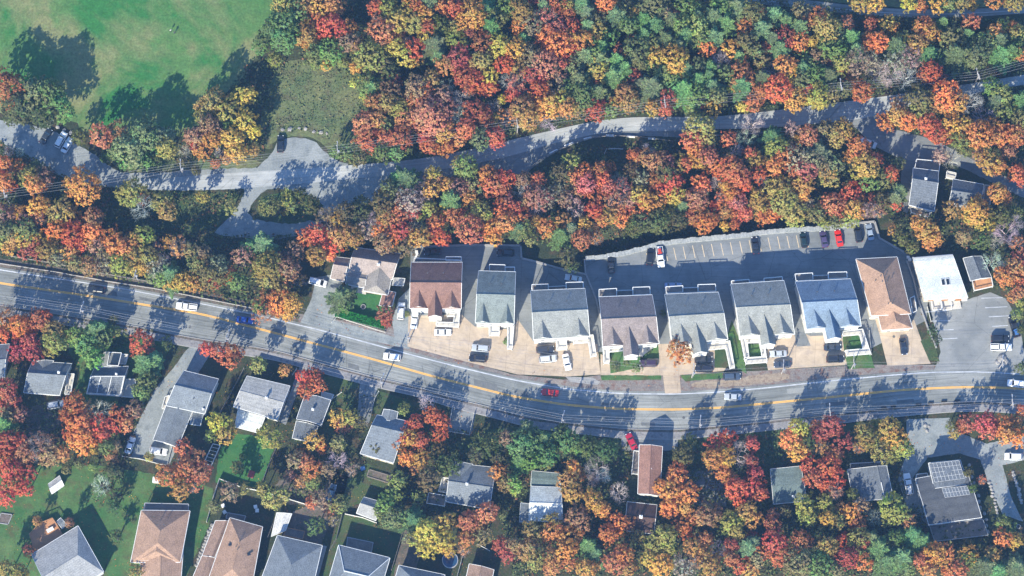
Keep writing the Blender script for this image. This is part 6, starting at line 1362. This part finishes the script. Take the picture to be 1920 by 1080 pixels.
def box_thing(px, py, sz, rz, mat, name, lab, cat, top=None, z=None):
    z = sz[2] if z is None else z; p = P(px, py, z); root = empty(name, (p.x, p.y, 0), lab, cat); mb = MB(); mb.box((p.x, p.y, sz[2] / 2), sz, rz, taper=.96); mb.build('body', M[mat], root)
    t = MB(); t.box((p.x, p.y, sz[2] + .04), (sz[0] * 1.06, sz[1] * 1.06, .08), rz); t.build('lid', M[top or mat], root)
box_thing(293, 900, (1.9, 1.5, 1.0), -.1, 'fence_white', 'storage_box', 'white garden box beside the rust tree on the lawn', 'garden box', 'trim')
for i, (x, y) in enumerate(((482, 957), (479, 950), (418, 948), (421, 960))): box_thing(x, y, (.9, .9, .8), .2 * i, 'trim', 'garden_chair', ['pale garden seat beside the fence end, lower of two', 'pale garden seat beside the fence end, upper of two', 'white garden seat behind the rosy tan house, upper of two', 'white garden seat behind the rosy tan house, lower of two'][i], 'garden seat')
for i, (x, y) in enumerate(((781, 472), (782, 477), (780, 482), (660, 505), (1703, 482), (1706, 486))):
    box_thing(x, y, (.7, .7, 1.1), 0, 'trim', 'wheelie_bin', ['white bin at the wall corner, topmost of three', 'white bin at the wall corner, middle of three', 'white bin at the wall corner, lowest of three', 'pale bin by the bungalow', 'pale bin at the white flat roof corner, upper of two', 'pale bin at the white flat roof corner, lower of two'][i], 'bin') if i != 3 else None
box_thing(471, 889, (1.5, 1.8, 1.2), -.3, 'siding_brown', 'play_house', 'small play house with red lid below the vivid lawn', 'play house', 'red_plastic')
box_thing(680, 878, (1.2, 1.0, .6), .3, 'plastic_blue', 'blue_tub', 'bright blue tub in the yard above the small grey shed', 'tub', 'plastic_blue')
def frame_bed(q, h, mat, name, lab, cat, inner):
    w_ = [P(x, y, h) for x, y in q]; c = sum(w_, Vector()) / 4; root = empty(name, (c.x, c.y, 0), lab, cat); mb = MB()
    for i in range(4):
        a, b = w_[i - 1], w_[i]; d = b - a; m_ = (a + b) / 2; mb.box((m_.x, m_.y, h / 2), (d.length + .2, .22, h), math.atan2(d.y, d.x))
    mb.build('frame', M[mat], root); s = MB(); s.face([(p.x, p.y, h * .6) for p in w_]); s.build('filling', M[inner], root)
frame_bed([(2, 962), (23, 965), (15, 983), (-5, 980)], .35, 'kerb', 'sandbox', 'square pale framed sandbox at the left edge of the lawn', 'sandbox', 'dirt')
frame_bed([(399, 832), (413, 835), (396, 873), (382, 868)], .35, 'fence_white', 'garden_trellis', 'long pale ladder like garden frame beside the rust tree', 'garden frame', 'soil')
mb = MB()
for k in range(1, 6):
    a = P(399 - 17 * k / 6, 832 + 36 * k / 6, .42); b = P(413 - 17 * k / 6, 835 + 38 * k / 6, .42); mb.bar(a, b, .07, n=4)
gf = [o for o in COL.objects if o.name.startswith('garden_trellis')][0]; mb.build('rung', M['fence_white'], gf)
frame_bed([(692, 880), (735, 893), (728, 905), (688, 893)], .5, 'deck_wood', 'garden_bed', 'dark wooden garden bed below the grey house half covered by a maple', 'garden bed', 'dirt')
# table and chairs on the orange deck
p = P(94, 993, 2.4); root = empty('deck_table', (p.x, p.y, 1.62), 'pale table with a bench on the orange deck', 'table')
mb = MB(); mb.box((p.x, p.y, 2.3), (1.9, 1.0, .08), .5); mb.build('table_top', M['trim'], root)
for sx in (-1, 1):
    mb = MB(); mb.box((p.x + .7 * sx * math.cos(.5), p.y + .7 * sx * math.sin(.5), 1.95), (.1, .8, .64), .5); mb.build('leg', M['steel'], root)
# manholes
for i, (x, y) in enumerate(((356, 613), (1676, 631), (554, 650), (1338, 640), (1282, 783))):
    p = P(x, y, .09); mb = MB(); mb.bar((p.x, p.y, .06), (p.x, p.y, .095), .38, n=14); tag(mb.build('manhole_cover', M['metal_vent']), ['dark manhole cover near the long grey drive mouth', 'dark manhole cover on the drive of the tan building', 'dark manhole cover near the blue car', 'dark drain cover by the black pair of cars', 'dark manhole cover on the main road by the driveway gap'][i], 'manhole cover')
for i in range(6):      # kerb drains and barriers along the lower pavement
    x, y = ((1657, 765), (1675, 763), (1722, 759), (1745, 757), (1770, 754), (1795, 752))[i]
    p = P(x, y - 1, .2); mb = MB(); mb.box((p.x, p.y, .28), (1.4, .45, .42), .06); tag(mb.build('barrier_block', M['black_plastic']), 'dark block on the lower kerb near the right, %s from the left' % ordn[i], 'kerb block', 'dark blocks on the lower kerb')
# ---------------------------------------------------------------- the air
hz = bpy.data.materials.new('haze'); hz.use_nodes = True; t = hz.node_tree; t.nodes.clear()
pv = t.nodes.new('ShaderNodeVolumePrincipled'); pv.inputs['Color'].default_value = (.30, .55, 1.0, 1); pv.inputs['Density'].default_value = HAZE; pv.inputs['Anisotropy'].default_value = .2
oo = t.nodes.new('ShaderNodeOutputMaterial'); t.links.new(pv.outputs[0], oo.inputs['Volume'])
mb = MB(); mb.box((0, 0, 445), (7400, 7400, 902)); tag(mb.build('haze', hz), kind='stuff')
